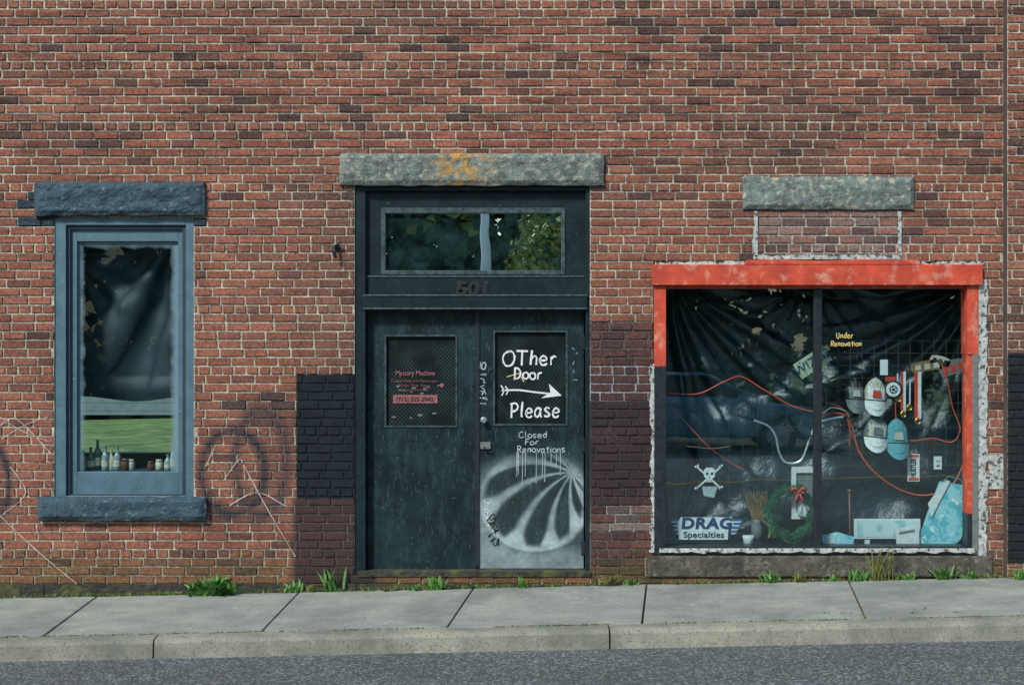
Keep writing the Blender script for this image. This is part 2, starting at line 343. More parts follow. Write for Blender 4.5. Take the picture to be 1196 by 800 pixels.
H={
'O':([[(.5,1),(.1,.8),(0,.4),(.25,0),(.7,.05),(.9,.5),(.75,.9),(.45,1)]],.95,1),
'o':([[(.4,.6),(.1,.5),(.05,.2),(.3,0),(.6,.1),(.65,.4),(.4,.6)]],.7,1),
'T':([[(0,1),(.9,.98)],[(.45,1),(.42,0)]],.9,0),
't':([[(.3,.9),(.28,.1),(.45,0)],[(0,.6),(.55,.62)]],.55,0),
'h':([[(.1,1),(.08,0)],[(.08,.35),(.3,.6),(.5,.5),(.52,0)]],.65,0),
'e':([[(.05,.3),(.55,.35),(.5,.55),(.25,.62),(.05,.35),(.15,.05),(.4,0),(.6,.12)]],.68,1),
'r':([[(.1,.6),(.1,0)],[(.1,.4),(.3,.6),(.5,.55)]],.55,0),
'D':([[(.1,1),(.1,0)],[(.0,1),(.5,.9),(.75,.5),(.5,.08),(0,0)]],.85,0),
'P':([[(.15,1),(.1,0)],[(0,.95),(.5,1),(.7,.75),(.5,.5),(.13,.45)]],.75,0),
'R':([[(.15,1),(.1,0)],[(0,.95),(.5,1),(.65,.75),(.45,.5),(.13,.48)],[(.3,.48),(.7,0)]],.78,0),
'l':([[(.15,1),(.12,.1),(.25,0)]],.36,0),
'a':([[(.55,.55),(.3,.62),(.05,.35),(.15,.02),(.4,.08),(.55,.4)],[(.55,.6),(.55,.1),(.68,0)]],.75,0),
's':([[(.5,.55),(.25,.62),(.08,.47),(.3,.3),(.5,.15),(.3,0),(.03,.06)]],.6,1),
'C':([[(.7,.85),(.4,1),(.05,.6),(.1,.15),(.45,0),(.72,.15)]],.78,1),
'd':([[(.5,.5),(.25,.6),(.05,.3),(.2,0),(.5,.15)],[(.52,1),(.54,0)]],.68,0),
'F':([[(.1,1),(.08,0)],[(.1,1),(.65,1)],[(.1,.55),(.5,.55)]],.65,0),
'n':([[(.1,.6),(.1,0)],[(.1,.4),(.35,.6),(.52,.45),(.52,0)]],.65,0),
'v':([[(.02,.6),(.28,0),(.55,.6)]],.6,0),
'i':([[(.1,.55),(.1,0)],[(.1,.8),(.11,.86)]],.25,0),
'U':([[(.05,1),(.08,.2),(.35,0),(.6,.25),(.62,1)]],.75,0),
'N':([[(.05,0),(.08,1),(.6,0),(.62,1)]],.75,0)}
def scrawl(mb,s,x0,x1,ybase,hpx,Y,wpx):
    tot=sum(H[c][1] for c in s)+.12*len(s); cw=(x1-x0)/tot; x=x0
    for c in s:
        st,w,cv=H[c]; jy=R0.uniform(-.06,.06)*hpx; sk=R0.uniform(-.05,.12)
        for k in st:
            pts=[(x+(p[0]+sk*p[1])*cw,ybase+jy-p[1]*hpx) for p in k]
            pts=smooth(pts,5)
            mb.ribbon([P(a,b,Y) for a,b in pts],wpx/140,Y-R0.uniform(0,.0012),.3)
        x+=(w+.12)*cw
# ================================================================= BUILDING
bld=empty('brick_building')
OPEN=[(63,250,226,584),(414,215,689,672),(763,306,1146,650)]
openw=[RC(*o) for o in OPEN]
def lerp(a,b,t): return tuple(a[i]+(b[i]-a[i])*t for i in range(3))
def wallcol(x,z,r,pil=False):
    px=x*140+598; py=400-(z-CZ)*140
    base=r.choice([(0.43,0.158,0.095),(0.39,0.138,0.082),(0.45,0.175,0.108),(0.41,0.150,0.09),(0.37,0.135,0.085),(0.43,0.165,0.10),(0.38,0.155,0.105)])
    k=r.uniform(.84,1.12); base=tuple(c*k for c in base)
    mort=(0.72,0.66,0.50)
    n=noise.noise(Vector((x*.6,0,z*4.0)))+.6*noise.noise(Vector((x*1.6,5,z*13)))
    n2=noise.noise(Vector((x*.5,9,z*.7)))
    w=-.03
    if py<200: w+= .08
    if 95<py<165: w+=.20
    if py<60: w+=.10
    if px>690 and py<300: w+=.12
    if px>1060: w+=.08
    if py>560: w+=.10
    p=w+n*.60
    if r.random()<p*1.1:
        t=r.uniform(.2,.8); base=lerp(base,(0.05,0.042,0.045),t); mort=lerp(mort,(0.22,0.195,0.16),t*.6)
    elif n2>.2: base=lerp(base,(0.20,0.115,0.085),min(.5,(n2-.2)*2.2))
    if r.random()<.03: base=lerp(base,(0.10,0.05,0.05),.5)
    if r.random()<.14: mort=lerp(mort,(0.18,0.15,0.12),r.uniform(.3,.8))
    if 688<px<764 and py>375:
        t=.62+.35*noise.noise(Vector((x*4,3,z*4)))+r.uniform(-.15,.2)
        base=lerp(base,(0.05,0.028,0.036),max(0,min(1,t))); mort=lerp(mort,(0.12,0.10,0.10),.8)
        if 424<py<472: mort=(0.62,0.66,0.68) if r.random()<.8 else mort
        if 470<py<575: mort=lerp(mort,(0.04,0.045,0.055),.6); base=lerp(base,(0.03,0.022,0.032),.5)
        if 588<py<622 and r.random()<.6: mort=(0.62,0.62,0.56); base=lerp(base,(0.50,0.44,0.38),r.uniform(.1,.7))
    if 268<px<345 and 446<py<476 and r.random()<.5:
        base=lerp(base,(0.05,0.04,0.045),.8); mort=(0.05,0.05,0.06)
    elif 300<px<345 and 478<py<590: base=lerp(base,(0.12,0.06,0.055),.4); mort=lerp(mort,(0.2,0.15,0.13),.5)
    if 225<px<246 and 240<py<268 or 30<px<62 and 225<py<262: base=(0.03,0.06,0.085); mort=base
    if 884<px<1050 and 247<py<303:
        base=lerp(base,(0.38,0.28,0.24),r.uniform(.25,.8)); mort=(0.62,0.60,0.52)
        if r.random()<.3: base=lerp(base,(0.12,0.07,0.06),.7)
    if 1090<px<1172 and py>640: base=lerp(base,(0.10,0.06,0.05),.6)
    if py>640:
        t=min(1,(py-640)/25)*(.45+.5*noise.noise(Vector((x*2.5,1,0))))
        base=lerp(base,(0.14,0.13,0.03),max(0,t)); mort=lerp(mort,(0.16,0.15,0.05),max(0,t))
    return base,mort
def brickwall(name,X0,X1,Z0,Z1,yf,skip=[],seed=1,lean=0):
    r=random.Random(seed); ph=0.0727; bl=0.200; j=0.0075; V=[];F=[];C=[]
    rows=int((Z1-Z0)/ph)
    for i in range(rows):
        z0=Z0+i*ph; z1=z0+ph; zc=(z0+z1)/2
        hdr=(i%7==3); L=bl/2 if hdr else bl
        x=X0-(L/2 if i%2 else 0)-(0.03*(i%3))
        cells=[]
        while x<X1:
            l2=L+r.uniform(-.006,.006)
            if x+l2>X0: cells.append((max(x,X0),min(x+l2,X1)))
            x+=l2
        for (ox0,ox1,oz0,oz1) in skip:
            if oz0<zc<oz1:
                nc=[]
                for a,b in cells:
                    if b<=ox0 or a>=ox1: nc.append((a,b)); continue
                    if a<ox0: nc.append((a,ox0))
                    if b>ox1: nc.append((ox1,b))
                cells=nc
        for a,b in cells:
            if b-a<.004: continue
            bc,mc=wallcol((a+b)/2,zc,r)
            o=len(V); ym=yf+.009
            V+=[(a,ym,z0),(b,ym,z0),(b,ym,z1),(a,ym,z1)]; C+=[mc]*4; F.append((o,o+1,o+2,o+3))
            if b-a<.03: continue
            q=lambda s:r.uniform(-s,s)
            y=yf+q(.0025); jj=j+q(.0018); a1,b1,c1,d1=a+jj,b-j+q(.0018),z0+j+q(.0012),z1-j+q(.0012)
            o=len(V)
            V+=[(a1,ym,c1),(b1,ym,c1),(b1,ym,d1),(a1,ym,d1)]
            dk=tuple(c*.2 for c in bc); C+=[dk]*4
            e=.0028
            V+=[(a1+e+q(.002),y+q(.0012),c1+e+q(.0018)),(b1-e+q(.002),y+q(.0012),c1+e+q(.0018)),(b1-e+q(.002),y+q(.0012),d1-e+q(.0018)),(a1+e+q(.002),y+q(.0012),d1-e+q(.0018))]
            C+=[bc]*4
            F+=[(o+4,o+5,o+6,o+7),(o,o+1,o+5,o+4),(o+1,o+2,o+6,o+5),(o+2,o+3,o+7,o+6),(o+3,o,o+4,o+7)]
    me=bpy.data.meshes.new(name); me.from_pydata(V,[],F); me.materials.append(M['brick'])
    at=me.color_attributes.new('bcol','FLOAT_COLOR','POINT')
    arr=np.ones((len(V),4),dtype=np.float32); arr[:,:3]=np.array(C,dtype=np.float32); at.data.foreach_set('color',arr.ravel())
    o=bpy.data.objects.new(name,me); scene.collection.objects.link(o); o.parent=bld
    return o
PX=P(1172,0)[0]
brickwall('front_wall',-13,PX,-0.10,6.9,0.0,openw,3)
brickwall('brick_pilaster',PX,PX+.75,-0.10,6.9,-0.10,[],11)
brickwall('front_wall_bay',PX+.75,13,-0.10,6.9,0.0,[],15)
sh=MB()
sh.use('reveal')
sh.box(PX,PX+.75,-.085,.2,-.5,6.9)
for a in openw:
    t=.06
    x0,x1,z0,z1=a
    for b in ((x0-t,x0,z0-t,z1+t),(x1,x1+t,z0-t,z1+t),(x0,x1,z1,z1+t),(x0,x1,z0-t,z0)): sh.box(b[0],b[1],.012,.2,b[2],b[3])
sh.build('wall_reveals',bld)
sh=MB(); sh.use('reveal'); BY=5.0
wx0,wx1=-5.1,-3.85
sh.box(-13.2,-13,.01,BY,-.5,6.9); sh.box(13,13.2,.01,BY,-.5,6.9)
sh.box(-13,wx0,BY-.2,BY,-.5,6.9); sh.box(wx1,13,BY-.2,BY,-.5,6.9); sh.box(wx0,wx1,BY-.2,BY,-.5,.62); sh.box(wx0,wx1,BY-.2,BY,1.9,6.9)
sh.build('side_and_rear_walls',bld)
sh=MB(); sh.use('roof'); sh.box(-13.3,13.3,-.05,BY+.1,6.9,7.15); sh.build('roof',bld)
sh=MB(); sh.use('interior'); sh.box(-13,13,.25,BY-.2,-.3,.02); sh.box(-2.2,-2.1,.2,BY-.2,.02,4.5); sh.box(1.0,1.1,.2,BY-.2,.02,4.5)
sh.build('interior_floor_and_partitions',bld)
sh=MB(); sh.use('found')
ns=140
for i in range(ns):
    a=-13+26*i/ns; b=a+26/ns
    y=-.015-.02*noise.noise(Vector((a*2,0,0)))
    sh.box(a,b,y-.012,.2,-.6,-.098+.012*noise.noise(Vector((a*3,2,0))))
sh.build('foundation',bld)
def stone(name,rect,y0,y1,m,seed,amp=.02,frq=1):
    x0,x1,z0,z1=RC(*rect,0); nx=int((x1-x0)/.018); nz=max(4,int((z1-z0)/.018)); V=[];F=[]
    def dy(u,v):
        e=min(u,1-u)*(x1-x0); g=min(v,1-v)*(z1-z0); k=min(1,min(e,g)/.04)
        p=Vector(((x0+u*(x1-x0))*4*frq,seed,(z0+v*(z1-z0))*7*frq))
        a=noise.noise(p)+.5*noise.noise(p*2.3)+.3*noise.noise(p*5)
        return -k*(.022+amp*a)
    for j in range(nz+1):
        for i in range(nx+1):
            u=i/nx; v=j/nz; x=x0+u*(x1-x0); z=z0+v*(z1-z0)
            ex=.010*noise.noise(Vector((x*8,seed,z*8)))
            if i in(0,nx): x+=ex
            if j in(0,nz): z+=ex
            V.append((x,y0+dy(u,v),z))
    for j in range(nz):
        for i in range(nx): a=j*(nx+1)+i; F.append((a,a+1,a+nx+2,a+nx+1))
    per=[i for i in range(nx+1)]+[j*(nx+1)+nx for j in range(1,nz+1)]+[nz*(nx+1)+i for i in range(nx-1,-1,-1)]+[j*(nx+1) for j in range(nz-1,0,-1)]
    o=len(V); V+=[(V[i][0],y1,V[i][2]) for i in per]; n=len(per)
    for k in range(n): F.append((per[k],o+k,o+(k+1)%n,per[(k+1)%n]))
    b=MB(); b.use(m); b.add(V,F); b.build(name,bld)
stone('lintel_window',(42,213,240,252),-.03,.1,'bluestone',1,.02,1.5)
stone('lintel_door',(397,180,705,217),-.03,.1,'lichen',2,.010)
stone('lintel_bricked_up_window',(867,207,1067,245),-.02,.1,'granite',3,.013)
stone('window_sill',(46,580,242,607),-.05,.1,'bluestone',4,.014)
# ---- left window
b=MB(); b.use('blueframe')
b.ring((61,251,228,585),(77,263,217,579),.02,.16)
b.build('window_frame',bld,.004)
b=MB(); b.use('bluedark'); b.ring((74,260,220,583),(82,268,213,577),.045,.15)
b.use('blueframe'); b.ring((79,265,216,580),(90,282,208,551),.07,.15)
b.build('window_sash',bld,.003)
b=MB(); b.use('glassl'); b.quadp([(88,280),(210,280),(210,554),(88,554)],.1); b.build('window_pane',bld)
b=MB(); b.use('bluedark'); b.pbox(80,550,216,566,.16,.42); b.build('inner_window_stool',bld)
def sheet(name,px0,px1,n,m,rowsY,topf,botf,depth,matk,Y):
    V=[];F=[]
    for j in range(m+1):
        for i in range(n+1):
            px=px0+(px1-px0)*i/n; t=j/m; py=topf(px)+(botf(px)-topf(px))*t
            y=Y+depth(px,py)
            x,z=P(px,py,Y); V.append((x,y,z))
    for j in range(m):
        for i in range(n): a=j*(n+1)+i; F.append((a+n+1,a+n+2,a+1,a))
    b=MB(); b.use(matk,True); b.add(V,F); return b.build(name)
def cd(px,py):
    dx=px-208; dy=py-270; th=math.atan2(dy,-dx+1e-6); r=math.hypot(dx,dy)
    v=math.sin(th*11+1.8*noise.noise(Vector((px*.010,py*.010,0)))+r*.004)
    d=.050*(abs(v)**.7)*(1 if v>0 else -1)*min(1,r/70)
    dx=px-85; dy=py-300; th2=math.atan2(dy,dx+1e-6)
    d+=.022*math.sin(th2*14+1)*max(0,1-math.hypot(dx,dy)/200)
    d+=.014*noise.noise(Vector((px*.03,py*.02,3)))
    if py>440: d-=.03*math.sin((py-440)/25*3.1)
    return d
sheet('cloth_curtain',80,216,110,130,0,lambda x:272,lambda x:466+3*math.sin(x*.05),cd,'cloth',.34)
bx=[(97,22,'bottlec'),(106,26,'bottleg'),(114,34,'bottleg'),(123,28,'bottlec'),(130,22,'label'),(137,27,'bottlec'),(146,13,'bottleb'),(153,12,'label'),(176,10,'bottleb'),(186,12,'label'),(196,18,'bottlec'),(203,30,'bottlec')]
for px,h,mk in bx:
    Y=.25+R0.uniform(-.02,.04); x,z=P(px,550.5,Y); z=RC(80,550,216,566,.16)[3]+.001; hh=h/140*1.05; r=min(.032,hh*.17+.008)
    b=MB(); b.use(mk,True)
    if h>16:
        b.lathe([(r*.9,0),(r,.004),(r,hh*.55),(r*.75,hh*.66),(r*.36,hh*.76),(r*.34,hh*.95),(r*.42,hh*.96),(r*.42,hh)],(x,Y,z),14)
        b.use('label'); b.lathe([(r*1.02,hh*.15),(r*1.02,hh*.42)],(x,Y,z),14)
    else:
        b.lathe([(r*1.3,0),(r*1.45,.003),(r*1.45,hh*.7),(r*1.1,hh*.82),(r*1.2,hh*.83),(r*1.2,hh)],(x,Y,z),14)
    b.build('glass_bottle')
# ---- entrance
b=MB(); b.use('black')
b.ring((412,214,691,673),(427,223,684,667),.02,.2)
b.pbox(424,345,686,361,.0,.2)
b.build('door_frame',bld,.005)
b=MB(); b.use('black'); b.ring((424,221,687,324),(446,244,659,320),.07,.2)
b.pbox(424,323,687,346,.055,.2)
b.use('edge'); b.pbox(424,344,686,346,-.006,.02); b.pbox(424,359.5,686,361.5,-.006,.02); b.pbox(428,322,683,324,.048,.07)
b.build('transom_panel',bld,.003)
b=MB(); b.use('edge'); b.ring((445,243,660,321),(450,249,656,316),.06,.12); b.build('transom_sash',bld,.003)  # grey-blue sheen of the inner border put into its colour
b=MB(); b.use('glasst'); b.quadp([(447,246),(659,246),(659,319),(447,319)],.1); b.build('transom_pane',bld)
b=MB(); b.use('interior'); b.pbox(440,240,665,325,.6,.62); b.build('transom_backing',bld)
text('house_number_edge_light','501',553.6,338.6,16.5,.052,'edge',bld,.009,.002,sx=1.2)  # lighter offset copy paints edge light around the raised digits
text('house_number','501',553,338,15.5,.042,'blk',bld,.005,.006,sx=1.24)
b=MB(); b.use('found'); b.pbox(418,667,690,674,-.01,.2); b.build('door_threshold',bld,.006)
def door(name,x0,x1,gx0,gx1,gy0,gy1):
    b=MB(); b.use('door'); Y=.11
    a=RC(x0,365,x1,665,Y); g=RC(gx0,gy0,gx1,gy1,Y)
    b.box(a[0],g[0],Y,Y+.05,a[2],a[3]); b.box(g[1],a[1],Y,Y+.05,a[2],a[3])
    b.box(g[0],g[1],Y,Y+.05,g[3],a[3]); b.box(g[0],g[1],Y,Y+.05,a[2],g[2])
    o=b.build(name,bld,.003)
    b=MB(); b.use('edge'); b.ring((gx0-1,gy0-1,gx1+1,gy1+1),(gx0+1,gy0+1,gx1-1,gy1-1),Y-.008,Y+.03)
    b.use('wired'); b.pbox(gx0,gy0,gx1,gy1,Y+.022,Y+.04); b.build(name+'_glazing',bld)
door('door_leaf_a',429,556.5,450,533,392,498)
door('door_leaf_b',558,682,577,662,387,496)
b=MB(); b.use('darkmetal'); b.pbox(555,364,560,663,.098,.11)
b.pbox(426,361,686,366,.09,.14)
b.use('chrome',True)
x,z=P(565,490,.1); b.lathe([(.022,0),(.024,-.006),(.012,-.02),(.012,-.03),(.026,-.04),(.028,-.055),(.018,-.066)],(x,.11,z),18,'y')
x,z=P(568,520,.1)
b.use('grey'); b.box(x-.05,x+.035,.095,.11,z-.03,z+.028); b.tube([(x-.03,.085,z+.005),(x-.03,.05,z-.002),(x+.02,.05,z-.006)],.008)
b.use('darkmetal'); 
for hy in (400,520,640): b.pbox(679,hy-8,683,hy+8,.1,.115)
b.build('door_hardware',bld,.001)
b=MB(); pos=empty('door_poster',(P(487,445,.1)[0],.125,P(487,470,.1)[1]))
text('poster_title','Mystery Machine',485,436,6,.125,'pink',pos,.0008,sx=.82)
for k,(t,s) in enumerate((('Custom Paint and Motorcycle',3.6),('Service  Parts  Repair',3.4),('by appointment only',3.2))):
    text('poster_line',t,484,445+k*5.2,s,.125,'pinkd',pos,sx=.9)
b.use('pink'); b.pbox(459,461,511,471,.124,.128); b.build('poster_bar',pos)
text('poster_phone','(715) 555-2940',484,466.5,5,.121,'blk',pos)
b=MB(); b.use('grey')
for k in range(14): 
    xx=R0.uniform(455,512); yy=R0.uniform(449,459) if k<10 else R0.uniform(478,490)
    b.pbox(xx,yy,xx+R0.uniform(2,6),yy+R0.uniform(1,2.5),.1285,.1295)
b.use('pink'); x,z=P(516,450,.12); b.lathe([(.018,0),(.018,-.004)],(x,.128,z),14,'y')
b.build('poster_marks',pos)
b=MB(); b.use('white'); Yt=.126
scrawl(b,'OTher',587,652,427,17,Yt,2.1); scrawl(b,'Door',600,634,443,13,Yt,1.9); scrawl(b,'Please',596,655,487,17,Yt,2.1)
b.ribbon([P(*p,Yt) for p in smooth([(586,456),(605,455.5),(625,458),(645,460)])],2.0/140,Yt)
b.quadp([(632,465),(656,462),(641,448),(643,458)][::-1],Yt-.001)
for k in range(2): b.ribbon([P(585+k*5,450+k,Yt),P(589+k*5,456,Yt),P(586+k*5,462-k,Yt)],1.5/140,Yt-.0005*k)
b.use('yellow'); b.ribbon([P(*p,Yt) for p in ((592,440),(606,436),(612,446))],1/140,Yt+.0005)
b.build('painted_door_message',bld)
b=MB(); b.use('spray'); Yt=.107
scrawl(b,'Closed',606,640,511,7,Yt,1.0); scrawl(b,'For',613,630,519,6.5,Yt,1.0); scrawl(b,'Renovations',604,661,528,7.5,Yt,1.1)
for k in range(12):
    xx=R0.uniform(603,655); b.ribbon([P(xx,528,Yt),P(xx+.5,531,Yt),P(xx,532+R0.uniform(8,34),Yt)],.7/140,Yt)
scrawl(b,'NO',558,568,431,8,Yt,1.3)
for k in range(7):
    pts=[(563+R0.uniform(-5,6),436+k*5+R0.uniform(0,7)) for _ in range(4)]
    b.ribbon([P(*p,Yt) for p in smooth(pts)],.9/140,Yt-.0003*k)
for k in range(5):
    pts=[(671+R0.uniform(-3,4),402+k*9+R0.uniform(0,7)) for _ in range(3)]
    b.ribbon([P(*p,Yt) for p in smooth(pts)],.5/140,Yt-.0003*k)
b.build('graffiti_tags',bld)
def shell():
    x0p,x1p,y0p,y1p=559.5,681.5,522,663.5; nx,ny=300,340
    xs=np.linspace(x0p,x1p,nx); ys=np.linspace(y0p,y1p,ny); X,Y=np.meshgrid(xs,ys)
    rng=np.random.default_rng(3)
    cx,cy,Rr=624,584,59; px_,py_=668,552
    d=np.hypot((X-cx)/1.08,(Y-cy)/1.0)
    th=np.arctan2(Y-py_,-(X-px_)); rr=np.hypot(X-px_,Y-py_)
    thw=th-0.0042*rr+.25
    n=13.5
    s=np.cos(thw*n)
    inside=1/(1+np.exp((d-Rr)/1.6))
    t=np.clip(d/Rr,0,1.3)
    width=-.80+1.75*np.clip((t-.60)/.40,0,1)**1.6
    petal=1/(1+np.exp(-(s-width)/.16))
    petal*=1/(1+np.exp(-(rr-6)/2))
    lum=.58+.25*np.clip((Y-560)/80,0,1)
    white=inside*lum*(1-petal*.95)
    ringm=np.exp(-((d-Rr+1.5)/4.2)**2)*(.38+.50*np.clip((Y-560)/60,0,1)); halo=np.exp(-np.clip(d-Rr,0,99)/7)*.26*(d>Rr-2)
    w=np.maximum(np.maximum(white,ringm*.9),halo)
    low=1/(1+np.exp(-((Y-634)+(cx-X)*.22)/7))*(1/(1+np.exp(-(d-Rr)/2)))*.50
    left=1/(1+np.exp(((X-572)-(Y-600)*.25)/4))*1/(1+np.exp(-(Y-580)/8))*.48
    w=np.maximum(w,np.maximum(low,left))
    fade=np.clip((Y-526)/22,0,1); w=w*fade
    sp=rng.random(w.shape); w=w+(sp-.5)*.24*np.sqrt(np.clip(w,0,1))
    w=np.clip(w*.88,0,1)
    bl=np.array([[noise.noise(Vector((a*.06,c*.06,0)))+.6*noise.noise(Vector((a*.2,c*.2,3))) for a in xs[::5]] for c in ys[::5]])
    bl=np.kron(bl,np.ones((5,5)))[:ny,:nx]; w=np.clip(w*(1+.45*bl),0,1)
    Yd=.1085; s=(CAMD+Yd)/K
    V=np.stack([(X-598)*s,np.full_like(X,Yd),CZ-(Y-400)*s],-1).reshape(-1,3)
    idx=np.arange(nx*ny).reshape(ny,nx)
    F=np.stack([idx[1:,:-1],idx[1:,1:],idx[:-1,1:],idx[:-1,:-1]],-1).reshape(-1,4)
    me=bpy.data.meshes.new('sprayed_graffiti'); me.from_pydata(V.tolist(),[],F.tolist())
    at=me.color_attributes.new('w','FLOAT_COLOR','POINT'); arr=np.ones((nx*ny,4),dtype=np.float32); arr[:,:3]=w.reshape(-1,1); at.data.foreach_set('color',arr.ravel())
    m,nt,bb=newmat('sprayed_graffiti'); a=colattr(nt,'w')
    nt.links.new(mix(nt,a.outputs['Fac'],doorcol(nt),(0.42,0.55,0.56)),bb.inputs['Base Color']); bb.inputs['Roughness'].default_value=.5; bb.inputs['Specular IOR Level'].default_value=.25
    me.materials.append(m); o=bpy.data.objects.new('sprayed_graffiti',me); scene.collection.objects.link(o); o.parent=bld
shell()
b=MB(); b.use('blk')
for k in range(7):
    pts=[(573+k*.8+R0.uniform(-6,6),602+k*5+R0.uniform(-4,7)) for _ in range(5)]
    b.ribbon([P(*p,.106) for p in smooth(pts)],1.1/140,.106-.0002*k,.5)
b.use('white')
for k in range(5):
    pts=[(568+R0.uniform(-5,5),585+k*7+R0.uniform(-4,7)) for _ in range(4)]
    b.ribbon([P(*p,.106) for p in smooth(pts)],.8/140,.1045-.0002*k)
b.build('graffiti_signature',bld)
# ---- shop window
b=MB(); b.use('orange')
b.pbox(762,309,1148,333,-.045,.16)
b.pbox(764,333,778,428,-.012,.16); b.pbox(1130,333,1143,414,-.012,.16)
b.ppoly([(870,309),(872,304),(905,303),(960,305),(1000,303),(1073,304),(1076,309)],-.05,.02)
b.use('orange'); b.pbox(771,333,1136,337,.03,.15)
b.build('shop_window_frame_painted',bld,.004)
b=MB(); b.use('stucco'); 
def rough_strip(x0,x1,y0,y1,Y,n=90,vert=True,j=2.2):
    L=[];Rr=[]; sd=R0.uniform(0,99)
    for i in range(n+1):
        t=i/n; o=j*(2.2*noise.noise(Vector((t*abs((y1-y0) if vert else (x1-x0))*.07,sd,0)))+1.0*noise.noise(Vector((t*n*.7,sd,5))))
        if vert:
            L.append((x0+o,y0+(y1-y0)*t)); Rr.append((x1,y0+(y1-y0)*t))
        else:
            L.append((x0+(x1-x0)*t,y0+o)); Rr.append((x0+(x1-x0)*t,y1))
    for i in range(n):
        q=[L[i],L[i+1],Rr[i+1],Rr[i]]
        b.add([(P(a,c,Y)[0],Y,P(a,c,Y)[1]) for a,c in q],[(0,1,2,3)])
rough_strip(1153,1143,326,652,-.008,j=2.0); rough_strip(760,765,425,645,-.008,j=2)
rough_strip(765,870,306,309,-.008,50,False,1.2); rough_strip(1076,1150,306,309,-.008,40,False,1.2)
rough_strip(880,1052,298,303,-.008,60,False,1.5)
rough_strip(770,1140,645,640,-.03,120,False,1.0)
rough_strip(880,885,247,300,-.008,30,True,1.6); rough_strip(1048,1053,247,300,-.008,30,True,1.6)
b.build('flaking_paint_edge',bld)
b=MB(); b.use('darkmetal')
b.pbox(764,428,778,648,-.010,.16); b.pbox(778,638,1130,648,.0,.16)
b.pbox(951,337,960,640,.05,.12)
b.use('orange'); b.pbox(1130,414,1136,600,.0,.14); b.use('darkmetal'); b.pbox(1130,600,1136,640,.0,.14)
b.use('grey'); b.pbox(1136,414,1143,648,-.010,.16)
b.build('shop_window_frame',bld,.003)
b=MB(); b.use('sill'); b.pbox(757,649,1160,674,-.02,.2); b.build('shop_window_sill',bld,.012)
b=MB(); b.use('glass'); b.quadp([(775,335),(953,335),(953,642),(775,642)],.08); b.quadp([(957,335),(1133,335),(1133,642),(957,642)],.081); b.build('shop_window_panes',bld)
zf=RC(0,0,0,639,.2)[2]
b=MB(); b.use('darkmetal'); a=RC(760,300,1150,640,.2); b.box(a[0],a[1],.161,.75,zf-.03,zf); b.build('display_shelf',bld)
def pd(px,py):
    d=0
    def fan(ax,ay,f,amp,R,ph=0,sg=1):
        dx=(px-ax)*sg; dy=py-ay; r=math.hypot(dx,dy); th=math.atan2(dy,dx+1e-6)
        th+=.10*noise.noise(Vector((px*.01,py*.01,ax)))+r*.0009
        v=math.sin(th*f+ph+2*noise.noise(Vector((th*4,ax,0))))
        return amp*(abs(v)**.6*(1 if v>0 else -1))*min(1,r/40)*math.exp(-r/R)
    d+=fan(1145,322,20,.080,270,0,-1)+fan(785,318,22,.070,250,1)
    d+=fan(945,325,18,.022,130,2,-1)+fan(775,640,20,.015,120,1)
    d+=.035*noise.noise(Vector((px*.006,py*.016,2)))+.020*noise.noise(Vector((px*.02,py*.03,4)))+.008*noise.noise(Vector((px*.06,py*.05,7)))
    d+=.020*math.sin(py*.11+2*noise.noise(Vector((px*.008,0,py*.008))))*max(0,min(1,(py-400)/40))
    return d
sheet('black_plastic_sheet',755,1160,300,230,0,lambda x:318,lambda x:650,pd,'plastic',.54)
b=MB(); b.use('wire')
for k in range(13):
    xx=965+k*14; x,z=P(xx,395,.36); x2,z2=P(xx,545,.36); b.tube([(x,.36,z),(x,.36,z2)],.0018,5)
for k in range(11):
    yy=398+k*14.5; x,z=P(962,yy,.364); x2,z2=P(1136,yy,.364); b.tube([(x,.364,z),(x2,.364,z)],.0018,5)
for k in range(9):
    xx=800+k*17; x,z=P(xx,470,.37); x2,z2=P(xx,600,.37); b.tube([(x,.37,z),(x,.37,z2)],.0012,5)
b.build('wire_display_grid')
def cable(pts,Y=.30,r=.006,m='cable',name='extension_cord'):
    b=MB(); b.use(m,True); pp=smooth(pts,8); b.tube([(P(p[0],p[1],Y)[0],Y+.015*math.sin(i*.3),P(p[0],p[1],Y)[1]) for i,p in enumerate(pp)],r,7); return b.build(name)
cable([(779,459),(815,460),(845,446),(866,440),(892,455),(925,474),(958,482),(985,484),(996,500),(1004,528),(1022,552),(1052,572),(1082,578),(1112,566),(1128,535),(1133,500)])
cable([(1046,470),(1049,500),(1062,514),(1090,512),(1112,516),(1121,500),(1113,475),(1107,450),(1100,425)],.29,.005)
cable([(779,470),(800,492),(826,520),(850,538),(868,548)],.31,.0035)
cable([(965,470),(985,478),(992,500),(992,520)],.28,.004)
cable([(802,521),(830,524),(853,521)],.25,.006,'pinkd','drum_stick')
